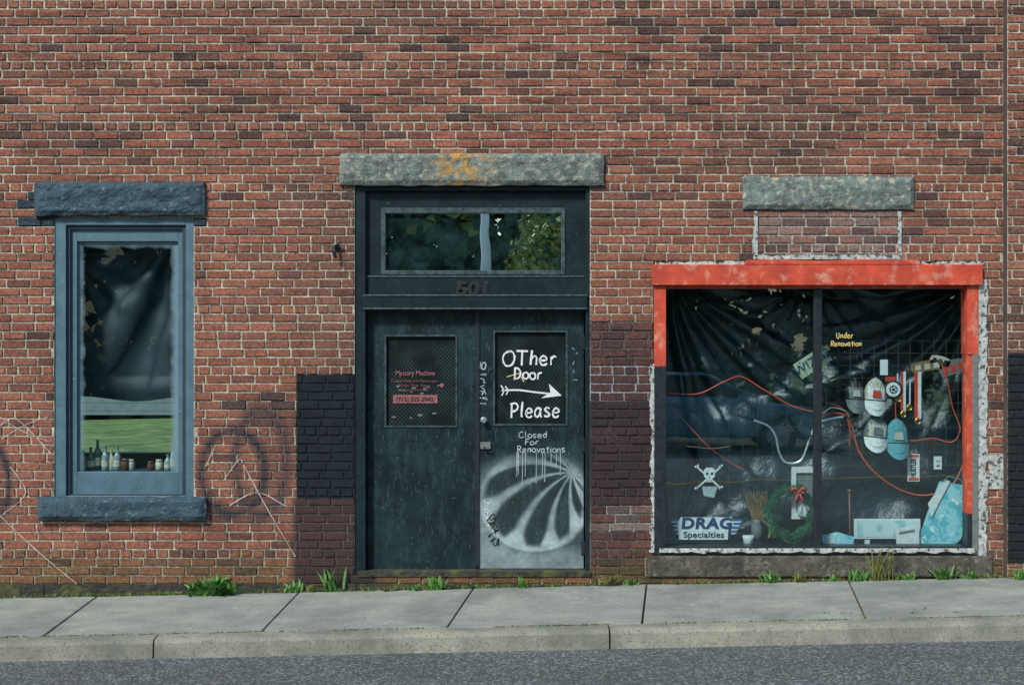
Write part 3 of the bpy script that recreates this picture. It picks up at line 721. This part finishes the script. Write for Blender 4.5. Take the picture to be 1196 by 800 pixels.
def cap(cx,cy,w,h,c1,c2,cb,rot=0,Y=.27,mark='navy'):
    b=MB(); W=w/140*1.03; Hh=h/140*1.03; hc=Hh*.60; hb=Hh*.40; bul=.075
    x0,z0=P(cx,cy+h*.10,Y); n,m=18,8; V=[];F=[]
    for i in range(n+1):
        ph=math.pi*i/n
        for j in range(m+1):
            t=j/m*math.pi/2; sx=1-.16*math.sin(ph)**3
            V.append((math.cos(ph)*W/2*math.sin(t)**.9*sx,-bul*max(0,math.cos(t))**.7,math.sin(ph)**.8*hc*math.sin(t)**.85))
    Fa=[];Fb=[]
    for i in range(n):
        for j in range(m):
            a=i*(m+1)+j; q=(a,a+1,a+m+2,a+m+1)
            zc=sum(V[k][2] for k in q)/4
            (Fa if zc<hc*.6 and abs(sum(V[k][0] for k in q)/4)<W*.36 else Fb).append(q)
    rz=math.radians(rot)
    tr=lambda v:(x0+v[0]*math.cos(rz)+v[2]*math.sin(rz),Y+v[1],z0-v[0]*math.sin(rz)+v[2]*math.cos(rz))
    b.use(c1,True); b.add([tr(v) for v in V],Fa); b.use(c2,True); b.add([tr(v) for v in V],Fb)
    V=[];F=[];n=14;m=5
    for k,off in ((0,0),(1,-.004)):
        for i in range(n+1):
            s=-1+2*i/n
            for j in range(m+1):
                q=j/m; V.append((s*W*.50*(1-.10*q),-bul*1.15*(1-s*s*.7)-.03*q+off,-q*hb*math.sqrt(max(0,1-.75*s*s))-.004))
    st=(n+1)*(m+1)
    for o in (0,st):
        for i in range(n):
            for j in range(m): a=o+i*(m+1)+j; F.append((a,a+m+1,a+m+2,a+1))
    b.use(cb,True); b.add([tr(v) for v in V],F)
    b.use('blk'); b.tube([tr((s*W*.49,-bul*1.15*(1-s*s*.7)-.006,.002)) for s in (-1,-.6,-.2,.2,.6,1)],.0045,5)  # black seam tube draws the shade line between crown and brim
    b.use('grey'); b.tube([tr((s*W*.40,-bul*1.15*(1-s*s*.7)-.028,-hb*.62*math.sqrt(1-.75*s*s)-.004)) for s in (-1,-.6,-.2,.2,.6,1)],.0018,5)
    b.use(cb,True); p=tr((0,-.004,hc)); b.lathe([(.008,-.004),(.009,0),(.004,.005)],p,8)
    b.use(mark)
    a=[(-.20*W,-bul*1.14,hc*.14),(.20*W,-bul*1.14,hc*.14),(.16*W,-bul*1.10,hc*.46),(-.16*W,-bul*1.10,hc*.46)]
    b.add([tr(v) for v in a],[(0,1,2,3)])
    for s in (-.5,0,.5):
        pts=[tr((math.sin(s)*W*.5*math.sin(t)*1.02,-bul*math.cos(t)**.7-.002,math.cos(s)*hc*math.sin(t)**.85)) for t in (.5,.8,1.1,1.4,1.5)]
        b.use('grey'); b.tube(pts,.0018,4)
    b.build('baseball_cap')
cap(998,462,22,39,'grey','blk','grey',0,mark='cream'); cap(1021,463,26,43,'whitefab','cream','whitefab',4,mark='red')
cap(1022,506,28,42,'cream','grey','whitefab',6,mark='grey'); cap(1047,512,27,46,'tealfab','tealfab','tealfab',0,mark='cream')
b=MB(); x,z=P(1043,455,.26); b.use('blk'); b.lathe([(.075,0),(.078,-.006),(.07,-.012)],(x,.26,z),24,'y')
b.use('white'); b.lathe([(.062,-.0125),(.058,-.016)],(x,.26,z),24,'y'); b.use('blk'); b.lathe([(.036,-.0165),(.033,-.019)],(x,.26,z),20,'y')
b.use('white')
for k in range(5): 
    a=k*1.256; b.lathe([(.009,-.0195),(.008,-.021)],(x+.02*math.cos(a),.26,z+.02*math.sin(a)),8,'y')
b.build('round_badge')
def medal(cx,y0,y1,w,c1,c2):
    b=MB(); Y=.262
    b.use(c1); b.pbox(cx-w/2,y0,cx,y1-7,Y,Y+.002); b.use(c2); b.pbox(cx+.1,y0,cx+w/2,y1-7,Y,Y+.002)
    x,z=P(cx,y1-4,Y); b.use('gold'); b.lathe([(.024,0),(.027,-.003),(.022,-.007),(.016,-.004)],(x,Y-.001,z),18,'y'); b.tube([(x-.01,Y-.003,z+.026),(x,Y-.003,z+.038),(x+.01,Y-.003,z+.026)],.002,5)
    b.build('award_medal')
medal(1055,434,488,6,'red','whitefab'); medal(1049,436,470,3,'whitefab','bluep'); medal(1072,434,496,8,'red','whitefab'); medal(1062,446,480,3,'navy','whitefab')
b=MB(); b.use('white'); b.pbox(1028,420,1037,438,.27,.275); b.pbox(1032,424,1036,430,.268,.2695); b.use('red'); b.pbox(1034,440,1046,445,.27,.274); b.build('paper_tag',None)
def plaque(cx,cy,w,h,rot,m,m2):
    b=MB(); Y=.3; c=math.cos(math.radians(rot)); s=math.sin(math.radians(rot))
    q=lambda u,v:(cx+u*c-v*s,cy+u*s+v*c)
    b.use(m); b.ppoly([q(-w/2,-h/2),q(-w*.2,-h*.7),q(w*.2,-h*.7),q(w/2,-h/2),q(w*.55,0),q(w/2,h/2),q(-w/2,h/2),q(-w*.55,0)],Y,Y+.006)
    b.use(m2)
    for k in (-.3,0,.3): b.ppoly([q(w*(k-.09),-h*.3),q(w*(k+.09),-h*.3),q(w*(k+.09),h*.3),q(w*(k-.09),h*.3)],Y-.003,Y)
    b.build('bumper_sticker')
plaque(1083,428,36,10,-8,'straw','cream'); plaque(1113,430,30,14,-18,'grey','red'); plaque(1098,422,22,9,14,'cream','blk')
def lplate(cx,cy,w,h,rot,txt,Y=.22):
    e=empty('license_plate',(P(cx,cy,Y)[0],Y,P(cx,cy,Y)[1])); b=MB(); b.use('plate')
    c=math.cos(math.radians(rot)); s=math.sin(math.radians(rot)); q=lambda u,v:(cx+u*c-v*s,cy+u*s+v*c)
    b.ppoly([q(-w/2,-h/2),q(w/2,-h/2),q(w/2,h/2),q(-w/2,h/2)],Y,Y+.003)
    b.use('navy'); 
    for k in (-.32,.32):
        for l in (-.38,.38): 
            x,z=P(*q(w*k,h*l),Y); b.lathe([(.006,0),(.006,-.002)],(x,Y-.0005,z),8,'y')
    b.build('plate',e,.001); text('plate_number',txt,cx,cy,h*.55,Y-.002,'navy',e,.001,rot=-rot)
lplate(949,423,42,20,-33,'WIZ 52')
b=MB(); b.use('yellow'); scrawl(b,'Under',977,997,395,6.5,.077,.8); scrawl(b,'Renovation',970,1007,404,6,.077,.8); b.build('painted_window_message')
e=empty('small_sign',(P(1067,546,.28)[0],.28,P(1067,546,.28)[1])); b=MB(); b.use('whitefab'); b.pbox(1060,530,1074,562,.28,.284); b.use('red'); b.pbox(1061,531,1073,534,.278,.2798); b.pbox(1061,558,1073,561,.278,.2798); b.build('board',e)
text('lettering','HUSTLER',1067,546.3,6.5,.278,'blk',e,.002,rot=90,sx=.62)
b=MB(); b.use('whitefab'); b.pbox(1091,533,1100,548,.26,.275); b.use('blk'); b.pbox(1094,537,1095,540,.2585,.2598); b.pbox(1096.5,537,1097.5,540,.2585,.2598); b.pbox(1094,543,1097,545,.2585,.2598); b.build('outlet_box',None,.002)
b=MB(); wx,wz=P(924,599,.22); rr=random.Random(5)
for k in range(4200):
    a=rr.uniform(0,6.283); ta=rr.uniform(0,6.28); R_=.180; lob=1+.07*math.sin(a*7)
    c=Vector((wx+(R_+.028*math.cos(ta))*math.cos(a)*lob,.22+.035*math.sin(ta),wz+(R_*1.14+.028*math.cos(ta))*math.sin(a)*lob))
    d=Vector((math.cos(a)*math.cos(ta)*.7-math.sin(a)*1.0,math.sin(ta)*.8-.2,math.sin(a)*math.cos(ta)*.7+math.cos(a)*1.0)).normalized()
    d=(d+Vector((rr.gauss(0,.4),rr.gauss(0,.4),rr.gauss(0,.4)))).normalized()
    u=d.cross(Vector((rr.random(),rr.random(),rr.random()))).normalized()*.004; L=rr.uniform(.022,.048)
    b.use('needle'); b.add([c-u,c+u,c+d*L],[(0,1,2)])
b.tube([(wx+.18*math.cos(t*.25),.22,wz+.205*math.sin(t*.25)) for t in range(26)],.022,8)
b.use('red',True)
bx_,bz_=P(933,574,.15)
for sx in (-1,1):
    b.tube([(bx_,.15,bz_),(bx_+sx*.03,.14,bz_+.03),(bx_+sx*.06,.14,bz_+.025),(bx_+sx*.06,.15,bz_-.01),(bx_+sx*.02,.15,bz_-.005)],[.008,.014,.018,.014,.008],8)
    b.tube([(bx_,.15,bz_),(bx_+sx*.02,.14,bz_-.05),(bx_+sx*.035,.14,bz_-.09)],[.008,.010,.012],6)
b.lathe([(.005,-.014),(.016,-.006),(.016,.006),(.005,.014)],(bx_,.145,bz_),10)
b.build('christmas_wreath')
b=MB(); b.use('whitefab'); b.ring((925,545,956,606),(930,552,951,598),.30,.34); b.use('grey'); b.pbox(929,551,952,599,.32,.335)
x,z=P(941,590,.3); b.use('whitefab',True); b.lathe([(.05,-.1),(.07,-.08),(.075,0),(.05,.05),(.02,.09),(.018,.12)],(x,.29,z),16); b.build('table_lamp')
b=MB(); b.use('straw'); 
for k in range(90):
    s=rr.uniform(-1,1); x,z=P(884+s*4,612,.26); x2,z2=P(884+s*13+rr.uniform(-3,3),rr.uniform(572,584),.26)
    b.tube([(x,.26+rr.uniform(-.02,.02),z),((x+x2)/2+rr.uniform(-.01,.01),.26,(z+z2)/2),(x2,.26+rr.uniform(-.03,.03),z2)],.0025,4)
x,z=P(884,615,.26); b.use('grey',True); b.lathe([(.03,-.12),(.045,-.06),(.05,0),(.035,.04),(.04,.06)],(x,.26,z),14); b.build('vase_of_dried_grass')
b=MB(); b.use('straw'); b.tube([(P(898,628,.2)[0],.2,P(898,628,.2)[1]),(P(906,600,.25)[0],.25,P(906,600,.25)[1]),(P(915,590,.3)[0],.3,P(915,590,.3)[1])],.012); b.tube([(P(890,607,.22)[0],.22,P(890,607,.22)[1]),(P(920,633,.2)[0],.2,P(920,633,.2)[1])],.009); b.build('driftwood')
def T(pts,Y): return [(P(a,c,Y+d)[0],Y+d,P(a,c,Y+d)[1]) for a,c,d in pts]
b=MB(); b.use('chrome',True); b.tube(T(smooth([(868,486,.0),(884,492,0),(898,498,.02),(906,510,.03),(910,528,.03),(918,540,.02),(935,538,0),(944,518,0),(952,498,0),(966,490,0),(992,486,0)],6),.28),.0115,10)
b.use('blk',True); b.tube(T([(862,484,0),(880,490,0)],.28),.016,10); b.tube(T([(985,487,0),(1002,485,0)],.28),.016,10)
b.use('chrome',True); b.tube(T(smooth([(962,482,0),(972,476,0),(988,480,0),(992,488,0)],5),.27),.006,8)
b.build('motorcycle_handlebar')
b=MB(); b.use('white'); Y=.30
b.ppoly([(822,549),(825,546),(832,546),(835,549),(835,556),(832,559),(832,563),(825,563),(825,559),(822,556)],Y,Y+.004)
for a in (((814,545),(842,570)),((842,545),(814,570))): 
    p,q=a; b.ribbon([P(*p,Y),P(*q,Y)],2.0/140,Y+.005)
    for e_ in a:
        for dx,dy in ((-1.5,0),(1.2,-1.5)):
            x,z=P(e_[0]+dx,e_[1]+dy,Y); b.lathe([(.010,0),(.009,-.002)],(x,Y+.007,z),10,'y')
b.use('spray'); b.ppoly([(820,568),(838,568),(834,581),(822,579)],Y,Y+.003)
b.use('blk')
for cx in (826,831.5): x,z=P(cx,553,Y); b.lathe([(.012,0),(.011,-.002)],(x,Y-.001,z),10,'y')
b.ppoly([(828,557),(829.6,557),(829,559)],Y-.002,Y-.001)
for k in range(3): b.pbox(826+k*2.2,560,826.6+k*2.2,563,Y-.002,Y-.001)
b.build('skull_emblem')
e=empty('shop_sign',(P(825,617,.17)[0],.17,P(825,630,.17)[1])); b=MB(); b.use('white')
b.ppoly([(795,604),(855,604),(857,614),(851,616),(850,630),(793,630),(792,616),(790,614)],.17,.176)
b.use('bluep')
for k in range(4):
    b.ppoly([(782+k*2,606+k*4.5),(797,606+k*4.5),(796,608.4+k*4.5),(785+k*2,608.4+k*4.5)],.172-.0006*k,.1757-.0006*k)
    b.ppoly([(853,606+k*4.5),(868-k*2,606+k*4.5),(865-k*2,608.4+k*4.5),(854,608.4+k*4.5)],.172-.0006*k,.1757-.0006*k)
b.use('white')
for k in range(4):
    b.ppoly([(783+k*2,608.6+k*4.5),(796,608.6+k*4.5),(796,610+k*4.5),(785+k*2,610+k*4.5)],.173,.175); b.ppoly([(854,608.6+k*4.5),(867-k*2,608.6+k*4.5),(864-k*2,610+k*4.5),(854,610+k*4.5)],.173,.175)
b.build('board',e)
text('lettering_top','DRAG',825,611.5,12.5,.167,'navy',e,.005,.002,shear=.1,sx=1.2,sp=1.1); text('lettering_bottom','Specialties',822,624.5,7.2,.167,'blk',e,.0012,.001,sx=1.1,sp=1.05)
b=MB(); b.use('whitefab'); b.pbox(998,606,1075,629,.24,.27); b.use('cloudp'); b.pbox(1001,608,1072,627,.237,.2395); b.use('whitefab'); b.pbox(1010,629,1016,639,.25,.26); b.pbox(1058,629,1064,639,.25,.26); b.build('banner_board',None,.002)
b=MB(); b.use('whitefab'); b.ppoly([(1046,618),(1073,613),(1074,636),(1048,639)],.18,.20); b.use('grey'); b.ppoly([(1050,621),(1068,618),(1069,621),(1050,624)],.178,.1795); b.build('folded_paper')
b=MB(); b.use('tealp'); b.ppoly([(960,625),(978,621),(998,627),(996,638),(962,638)],.19,.20); b.use('whitefab'); b.ppoly([(964,628),(972,626),(976,634),(966,635)],.187,.1895); b.build('business_card_pile')
b=MB(); b.use('whitefab',True); x,z=P(874,632,.2); b.lathe([(.035,0),(.045,.07),(.05,.1),(.047,.1)],(x,.2,zf),14); b.build('paper_cup')
b=MB(); b.use('tealp'); b.ppoly([(1098,562),(1137,568),(1131,604),(1122,630),(1110,640),(1072,634),(1084,598)],.22,.24)
b.use('whitefab'); b.ppoly([(1084,588),(1104,560),(1110,562),(1088,604)],.205,.212); b.use('tealfab'); b.tube([(P(1100,563,.2)[0],.2,P(1100,563,.2)[1]),(P(1108,556,.2)[0],.2,P(1108,556,.2)[1]),(P(1122,560,.2)[0],.2,P(1122,560,.2)[1]),(P(1126,567,.2)[0],.21,P(1126,567,.2)[1])],.004); b.build('gift_bag')
b=MB(); b.use('pinkd',True); b.tube([(P(992,573,.25)[0],.25,P(992,573,.25)[1]),(P(993,636,.22)[0],.22,P(993,636,.22)[1])],.008); b.lathe([(.018,-.01),(.02,.0),(.012,.012)],(P(992,573,.25)[0],.25,P(992,573,.25)[1]),10); b.build('walking_stick')
# ---- wall marks
b=MB(); b.use('chalk')
for pts in ([(0,487),(25,503),(58,516)],[(2,512),(30,496),(56,487)],[(0,497),(20,490),(60,530)],[(0,602),(40,640),(90,682)],[(281,536),(310,590),(345,650)],[(262,560),(281,536),(286,560)],[(268,590),(300,575),(332,590)],[(240,545),(252,520)],[(12,545),(30,575),(4,600)]):
    b.ribbon([P(x_,y_,-.005) for x_,y_ in smooth(pts)],1.0/140,-.006,.6)
b.build('chalk_scratches',bld)
b=MB(); b.use('darkmetal',True); x,z=P(393,292,-.03); b.lathe([(.02,.01),(.03,-.005),(.03,-.012)],(x,0,z+.02),10,'y'); b.tube([(x,-.01,z+.03),(x-.01,-.06,z+.02),(x-.015,-.07,z-.03),(x,-.05,z-.07)],[.014,.016,.018,.008],8)
b.tube([(x,-.03,z+.03),(x+.035,-.06,z+.07)],.01,6); b.build('wall_bracket',bld)
b=MB(); b.use('stucco'); b.pbox(1155,531,1172,571,-.008,.0); b.build('paint_patch',bld)
# ================================================================= GROUND
def strip(name,y0,y1,dz0,dz1,m,xs=None,parent=None):
    xs=xs or [-400,-15,-10,-5,0,5,10,15,400]; V=[]
    for x in xs: V+=[(x,y0,zs(x)+dz0),(x,y1,zs(x)+dz1)]
    b=MB(); b.use(m); b.add(V,[(2*i,2*i+2,2*i+3,2*i+1) for i in range(len(xs)-1)]); return b.build(name)
strip('ground',-400,400,-.165,-.165,'lawn')
strip('road',-19.6,-1.80,-.14,-.14,'asphalt')
strip('road_marking',-9.75,-9.63,-.136,-.136,'ypaint')
b=MB(); b.use('soil'); xs=[-60,-15,0,15,60]
V=[]
for x in xs: V+=[(x,-1.75,zs(x)-.02),(x,.1,zs(x)-.02)]
b.add(V,[(2*i,2*i+2,2*i+3,2*i+1) for i in range(4)]); b.build('soil_bed')
J=[(-3.45,-3.366),(-1.77,-1.80),(-.32,-.467),(1.12,.934),(2.80,2.543)]
for k in range(8): J.insert(0,(J[0][0]-1.6,J[0][1]-1.6)); J.append((J[-1][0]+1.6,J[-1][1]+1.6))
b=MB(); b.use('concrete')
for k in range(len(J)-1):
    g=.007; (a0,a1),(c0,c1)=J[k],J[k+1]; dz=R0.uniform(-.004,.004)
    q=[(a1+g,-1.675),(c1-g,-1.675),(c0-g,-.035),(a0+g,-.035)]
    V=[(x,y,zs(x)+dz) for x,y in q]+[(x,y,zs(x)-.1) for x,y in q]
    b.add(V,[(0,1,2,3),(0,4,5,1),(1,5,6,2),(2,6,7,3),(3,7,4,0)])
sw=b.build('sidewalk',None,.006)
b=MB(); b.use('curb'); cj=[-2.53+3.22*k for k in range(-6,8)]
for a,c in zip(cj,cj[1:]):
    nseg=40
    prof=[(-1.690,0.0),(-1.80,-.004),(-1.832,-.014),(-1.848,-.035),(-1.862,-.16)]
    V=[];
    for i in range(nseg+1):
        x=a+.006+(c-a-.012)*i/nseg
        for y,z in prof: V.append((x,y+.006*noise.noise(Vector((x*7,z*20,0))),zs(x)+z+.005*noise.noise(Vector((x*5,y*20,0)))))
    n=len(prof); F=[(i*n+j,i*n+j+1,(i+1)*n+j+1,(i+1)*n+j) for i in range(nseg) for j in range(n-1)]
    F+=[tuple(range(n)),tuple(nseg*n+j for j in range(n))[::-1]]
    b.add(V,F)
b.build('kerb')
b=MB(); b.use('curb')
V=[];xs=[-60,-15,0,15,60]
for x in xs: V+=[(x,-19.6,zs(x)-.16),(x,-19.62,zs(x)),(x,-19.8,zs(x)),(x,-20.3,zs(x)+.01),(x,-20.3,zs(x)-.16)]
b.add(V,[(i*5+j,i*5+j+1,(i+1)*5+j+1,(i+1)*5+j) for i in range(4) for j in range(4)]); b.build('kerb.001')
def weeds(name,cl,seed):
    r=random.Random(seed); b=MB()
    for (x,y,h,n,wd,m,sp) in cl:
        for k in range(n):
            a=r.uniform(0,6.283); L=h*r.uniform(.5,1.1); lean=r.uniform(.15,1.0)*sp; bx=x+r.gauss(0,.02+h*.08); by=y-abs(r.gauss(0,.01)); z=zs(bx)-.01
            pts=[]
            for t in (0,.35,.7,1): pts.append(Vector((bx+math.cos(a)*lean*L*t**1.3,min(by+math.sin(a)*lean*L*t**1.3,-.015),z+L*(t-.35*lean*t*t))))
            u=Vector((-math.sin(a),math.cos(a),0))*wd*r.uniform(.6,1.2)
            if y>-.2: u=Vector((1,0,r.uniform(-.5,.5))).normalized()*wd*r.uniform(.6,1.2) if r.random()<.5 else u
            ws=(.35,1,.8,.05); V=[]
            for p,w in zip(pts,ws): V+=[p-u*w,p+u*w]
            b.use(m); b.add(V,[(0,1,3,2),(2,3,5,4),(4,5,7,6)])
    return b.build(name)
def wp(px): return P(px,0)[0]
weeds('broadleaf_weed',[(wp(250),-.12,.22,70,.020,'leafb',1.2),(wp(234),-.1,.16,40,.018,'leafb',1.3),(wp(266),-.1,.16,40,.016,'leafb',1.3)],1)
weeds('broadleaf_weed',[(wp(385),-.06,.26,18,.011,'leafb',.5),(wp(345),-.06,.14,26,.009,'leafb',1),(wp(365),-.06,.09,20,.008,'leafd',1)],2)
weeds('broadleaf_weed',[(wp(510),-.09,.14,30,.012,'leafb',1.1),(wp(488),-.09,.09,24,.009,'leafb',1.2),(wp(455),-.09,.06,16,.007,'moss',1.2)],3)
weeds('broadleaf_weed',[(wp(612),-.09,.13,16,.009,'leafb',.9),(wp(710),-.06,.12,44,.007,'leafd',1.1),(wp(735),-.06,.08,24,.007,'leafb',1.1)],4)
weeds('broadleaf_weed',[(wp(1022),-.07,.32,34,.005,'leafd',.5),(wp(1000),-.07,.14,28,.010,'leafb',1),(wp(900),-.07,.13,26,.011,'leafb',1),(wp(932),-.07,.10,24,.009,'leafd',1),(wp(970),-.07,.08,20,.009,'leafb',1)],5)
weeds('broadleaf_weed',[(wp(1098),-.07,.16,30,.013,'leafb',1),(wp(1130),-.07,.10,20,.009,'leafb',1),(wp(1185),-.17,.12,26,.010,'leafb',1),(wp(1060),-.07,.10,22,.009,'leafb',1)],6)
r=random.Random(8); cl=[]
for k in range(1000):
    x=r.uniform(-6,6)
    if noise.noise(Vector((x*1.7,0,0)))+r.uniform(-.3,.3)>-.1: cl.append((x,-1.682,.024,6,.005,r.choice(['moss','leafd','leafb']),1))
for k in range(1100):
    x=r.uniform(-6,6)
    if noise.noise(Vector((x*1.3,4,0)))+r.uniform(-.35,.35)>-.1: cl.append((x,-.05,.050,5,.005,r.choice(['moss','leafd','leafb','moss']),1))
for (a0,a1) in J:
    for k in range(30):
        t=r.random(); 
        if r.random()<.5: cl.append((a0+(a1-a0)*t,-.04-1.63*t,.012,4,.004,'moss',1))
for k in range(7): cl.append((r.uniform(2.2,4.0),-r.uniform(1.3,1.66),.03,8,.006,'leafb',1.2))
weeds('crack_grass',cl,9)
# ================================================================= SURROUNDINGS
def leaves(b,c,rad,n,size,r):
    for k in range(n):
        d=Vector((r.gauss(0,1),r.gauss(0,1),r.gauss(0,1))).normalized()*rad*r.uniform(.35,1)**.5
        p=Vector(c)+Vector((d.x,d.y,d.z*.8)); u=Vector((r.gauss(0,1),r.gauss(0,1),r.gauss(0,1))).normalized()*size*r.uniform(.6,1.3); w=u.cross(Vector((r.gauss(0,1),r.gauss(0,1),r.gauss(0,1)))).normalized()*size*.7
        b.add([p-u,p+w,p+u,p-w],[(0,1,2,3)])
def tree(name,x,y,h,cr,seed,mk='tree',n=60,size=.17,low=.35):
    r=random.Random(seed); b=MB(); b.use('bark',True); z=zs(x)-.2
    b.tube([(x,y,z),(x+.1,y,z+h*.3),(x,y+.1,z+h*.55),(x+.1,y,z+h*.85)],[h*.035,h*.026,h*.018,h*.006],9)
    for k in range(n):
        a=r.uniform(0,6.28); t=r.uniform(.0,1); hh=z+h*(low+(.97-low)*t); rad=cr*(math.sin(math.pi*(.15+.8*t)))*r.uniform(.4,1)
        c=(x+math.cos(a)*rad,y+math.sin(a)*rad,hh)
        if k%5==0: b.use('bark',True); b.tube([(x,y,z+h*(.3+.4*t)),((x+c[0])/2,(y+c[1])/2,(z+h*(.3+.4*t)+hh)/2+.2),c],[h*.012,h*.007,h*.002],6)
        b.use(mk if (mk=='treey' or r.random()<.9) else 'treey'); leaves(b,c,h*.10,90,size,r)
    b.build(name)
tree('deciduous_tree',5.2,-25,9,2.6,1,'tree'); tree('deciduous_tree',-7,-25,10,3.4,2,'tree'); tree('deciduous_tree',13,-26,9,3.2,3,'tree'); tree('deciduous_tree',.75,-20.9,5.3,.75,4,'treey',34,.09,.35)
r=random.Random(12); b=MB()
for k in range(620):
    x=r.uniform(-30,30); hh=r.uniform(.0,1)*(8.2+2.0*noise.noise(Vector((x*.15,0,0)))); y=-28.5+r.uniform(-2,1.5)
    b.use('tree' if r.random()<.95 else 'treey'); leaves(b,(x,y,hh-.2),1.5,70,.30,r)
for k in range(22):
    x=-32+k*3+r.uniform(-1,1); b.use('bark',True); b.tube([(x,-29,-.4),(x+.2,-29,4),(x,-29,8)],[.22,.16,.05],7)
b.build('tree_line')
b=MB(); b.use('pole',True); b.tube([(-.66,-20.8,-.4),(-.62,-20.8,3.9),(-.52,-20.8,8.5)],[.12,.105,.085],10); b.use('darkmetal'); b.box(-1.6,.6,-20.86,-20.76,7.7,7.82)
for k in (-1.4,-.9,-.1,.4): b.lathe([(.04,0),(.05,.06),(.03,.12)],(k,-20.8,7.83),8)
b.build('utility_pole')
car=empty('parked_car',(1.55,-16,zs(3.8)-.14))
cx0=1.55; gz=zs(3.8)-.14
def arc(cx,r,a0,a1,n=10): return [(cx+r*math.cos(math.radians(a0+(a1-a0)*i/n)),.33+r*math.sin(math.radians(a0+(a1-a0)*i/n))) for i in range(n+1)]
prof=[(.08,.28)]+arc(.85,.37,187,-7)+arc(3.52,.37,187,-7)+[(4.3,.28),(4.42,.42),(4.42,.62),(4.32,.76),(4.0,.86),(3.3,.97),(3.0,1.0),(1.0,1.03),(.12,1.0),(.02,.8),(.0,.45)]
b=MB(); b.use('carp',True); b.poly([(cx0+p[0],gz+p[1]) for p in prof],-16.87,-15.13); b.build('body',car,.06)
b=MB(); side=[(.32,1.0),(.9,1.38),(1.5,1.46),(2.25,1.43),(3.2,.99)]
V=[(cx0+p[0],-16.78+ (p[1]-1.0)*.35,gz+p[1]) for p in side]+[(cx0+p[0],-15.22-(p[1]-1.0)*.35,gz+p[1]) for p in side]
b.use('carg',True); b.add(V,[(4,3,2,1,0),(5,6,7,8,9),(0,1,6,5),(3,4,9,8)]); b.use('carp',True); b.add([(v[0],v[1],v[2]+.008) for v in V],[(1,2,7,6),(2,3,8,7)])
for sy in (1,-1):
    f=lambda x,z:(cx0+x,-16+sy*(.79-(z-1.0)*.35),gz+z)
    for pr in (((.32,1.0),(.9,1.39)),((.9,1.39),(1.5,1.47)),((1.5,1.47),(2.25,1.44)),((2.25,1.44),(3.2,1.0)),((1.75,1.0),(1.7,1.45)),((.3,1.0),(3.2,1.0))): b.tube([f(*pr[0]),f(*pr[1])],.03,6)
b.build('cabin',car)
for wxx in (.85,3.52):
    for y,sg in ((-15.2,1),(-16.8,-1)):
        b=MB(); b.use('tyre',True); b.lathe([(.2,-.1),(.31,-.1),(.33,-.06),(.33,.06),(.31,.1),(.2,.1)],(cx0+wxx,y,gz+.33),28,'y'); b.use('alloy'); b.lathe([(.2,.101*sg),(.19,.08*sg)],(cx0+wxx,y,gz+.33),24,'y')
        for k in range(5):
            a=k*1.2566; b.tube([(cx0+wxx,y+.105*sg,gz+.33),(cx0+wxx+.2*math.cos(a),y+.105*sg,gz+.33+.2*math.sin(a))],.022,6)
        b.build('wheel',car)
b=MB(); b.use('lamp'); 
for y in (-15.35,-16.65): b.box(cx0+4.15,cx0+4.38,y-.2,y+.2,gz+.62,gz+.75)
b.use('red'); 
for y in (-15.3,-16.7): b.box(cx0-.02,cx0+.15,y-.15,y+.15,gz+.75,gz+.92)
b.use('carp'); 
for y in (-15.05,-16.95): b.box(cx0+2.75,cx0+2.95,y-.09,y+.09,gz+1.0,gz+1.12)
b.use('blk')
for dx in (1.30,2.25,3.05): b.box(cx0+dx,cx0+dx+.012,-15.128,-15.12,gz+.34,gz+.98)
b.build('lights_and_mirrors',car)
hs=empty('white_house',(-15,38,-.3)); b=MB(); b.use('siding')
for k in range(26): b.box(-22,-6,34-.012*(k%2),41,-.4+k*.13,-.4+(k+1)*.13)
b.build('walls',hs); b=MB(); b.use('roof'); b.add([(-22.4,33.6,2.98),(-5.6,33.6,2.98),(-5.6,37.5,5.4),(-22.4,37.5,5.4),(-5.6,41.4,2.98),(-22.4,41.4,2.98)],[(0,1,2,3),(3,2,4,5),(1,4,2),(0,3,5),(0,5,4,1)]); b.build('roof',hs)
b=MB(); b.use('carg')
for x in (-20,-15,-10): b.box(x,x+1,33.95,34.05,.7,2.0)
b.build('windows',hs)
# ================================================================= LIGHT, CAMERA
w=bpy.data.worlds.new('World'); scene.world=w; w.use_nodes=True; nt=w.node_tree
sky=nt.nodes.new('ShaderNodeTexSky'); sky.sky_type='NISHITA'; sky.sun_disc=False
sd=Vector((-.55,-.74,.86)).normalized()
sky.sun_elevation=math.asin(sd.z); sky.sun_rotation=math.atan2(sd.x,sd.y)
sky.air_density=1.2; sky.dust_density=1.0
nt.links.new(sky.outputs[0],nt.nodes['Background'].inputs[0]); nt.nodes['Background'].inputs[1].default_value=.15
L=bpy.data.lights.new('sun','SUN'); L.energy=4.1; L.angle=math.radians(8); L.color=(1,.965,.90)
so=bpy.data.objects.new('sun',L); scene.collection.objects.link(so); so.rotation_euler=(-sd).to_track_quat('-Z','Y').to_euler()
cam=bpy.data.cameras.new('camera'); co=bpy.data.objects.new('camera',cam); scene.collection.objects.link(co)
co.location=(0,-CAMD,CZ); co.rotation_euler=(math.pi/2,0,0); cam.sensor_width=36; cam.lens=36*K/1196; cam.clip_end=1500
scene.camera=co
scene.view_settings.view_transform='Standard'; scene.view_settings.look='None'; scene.view_settings.exposure=0
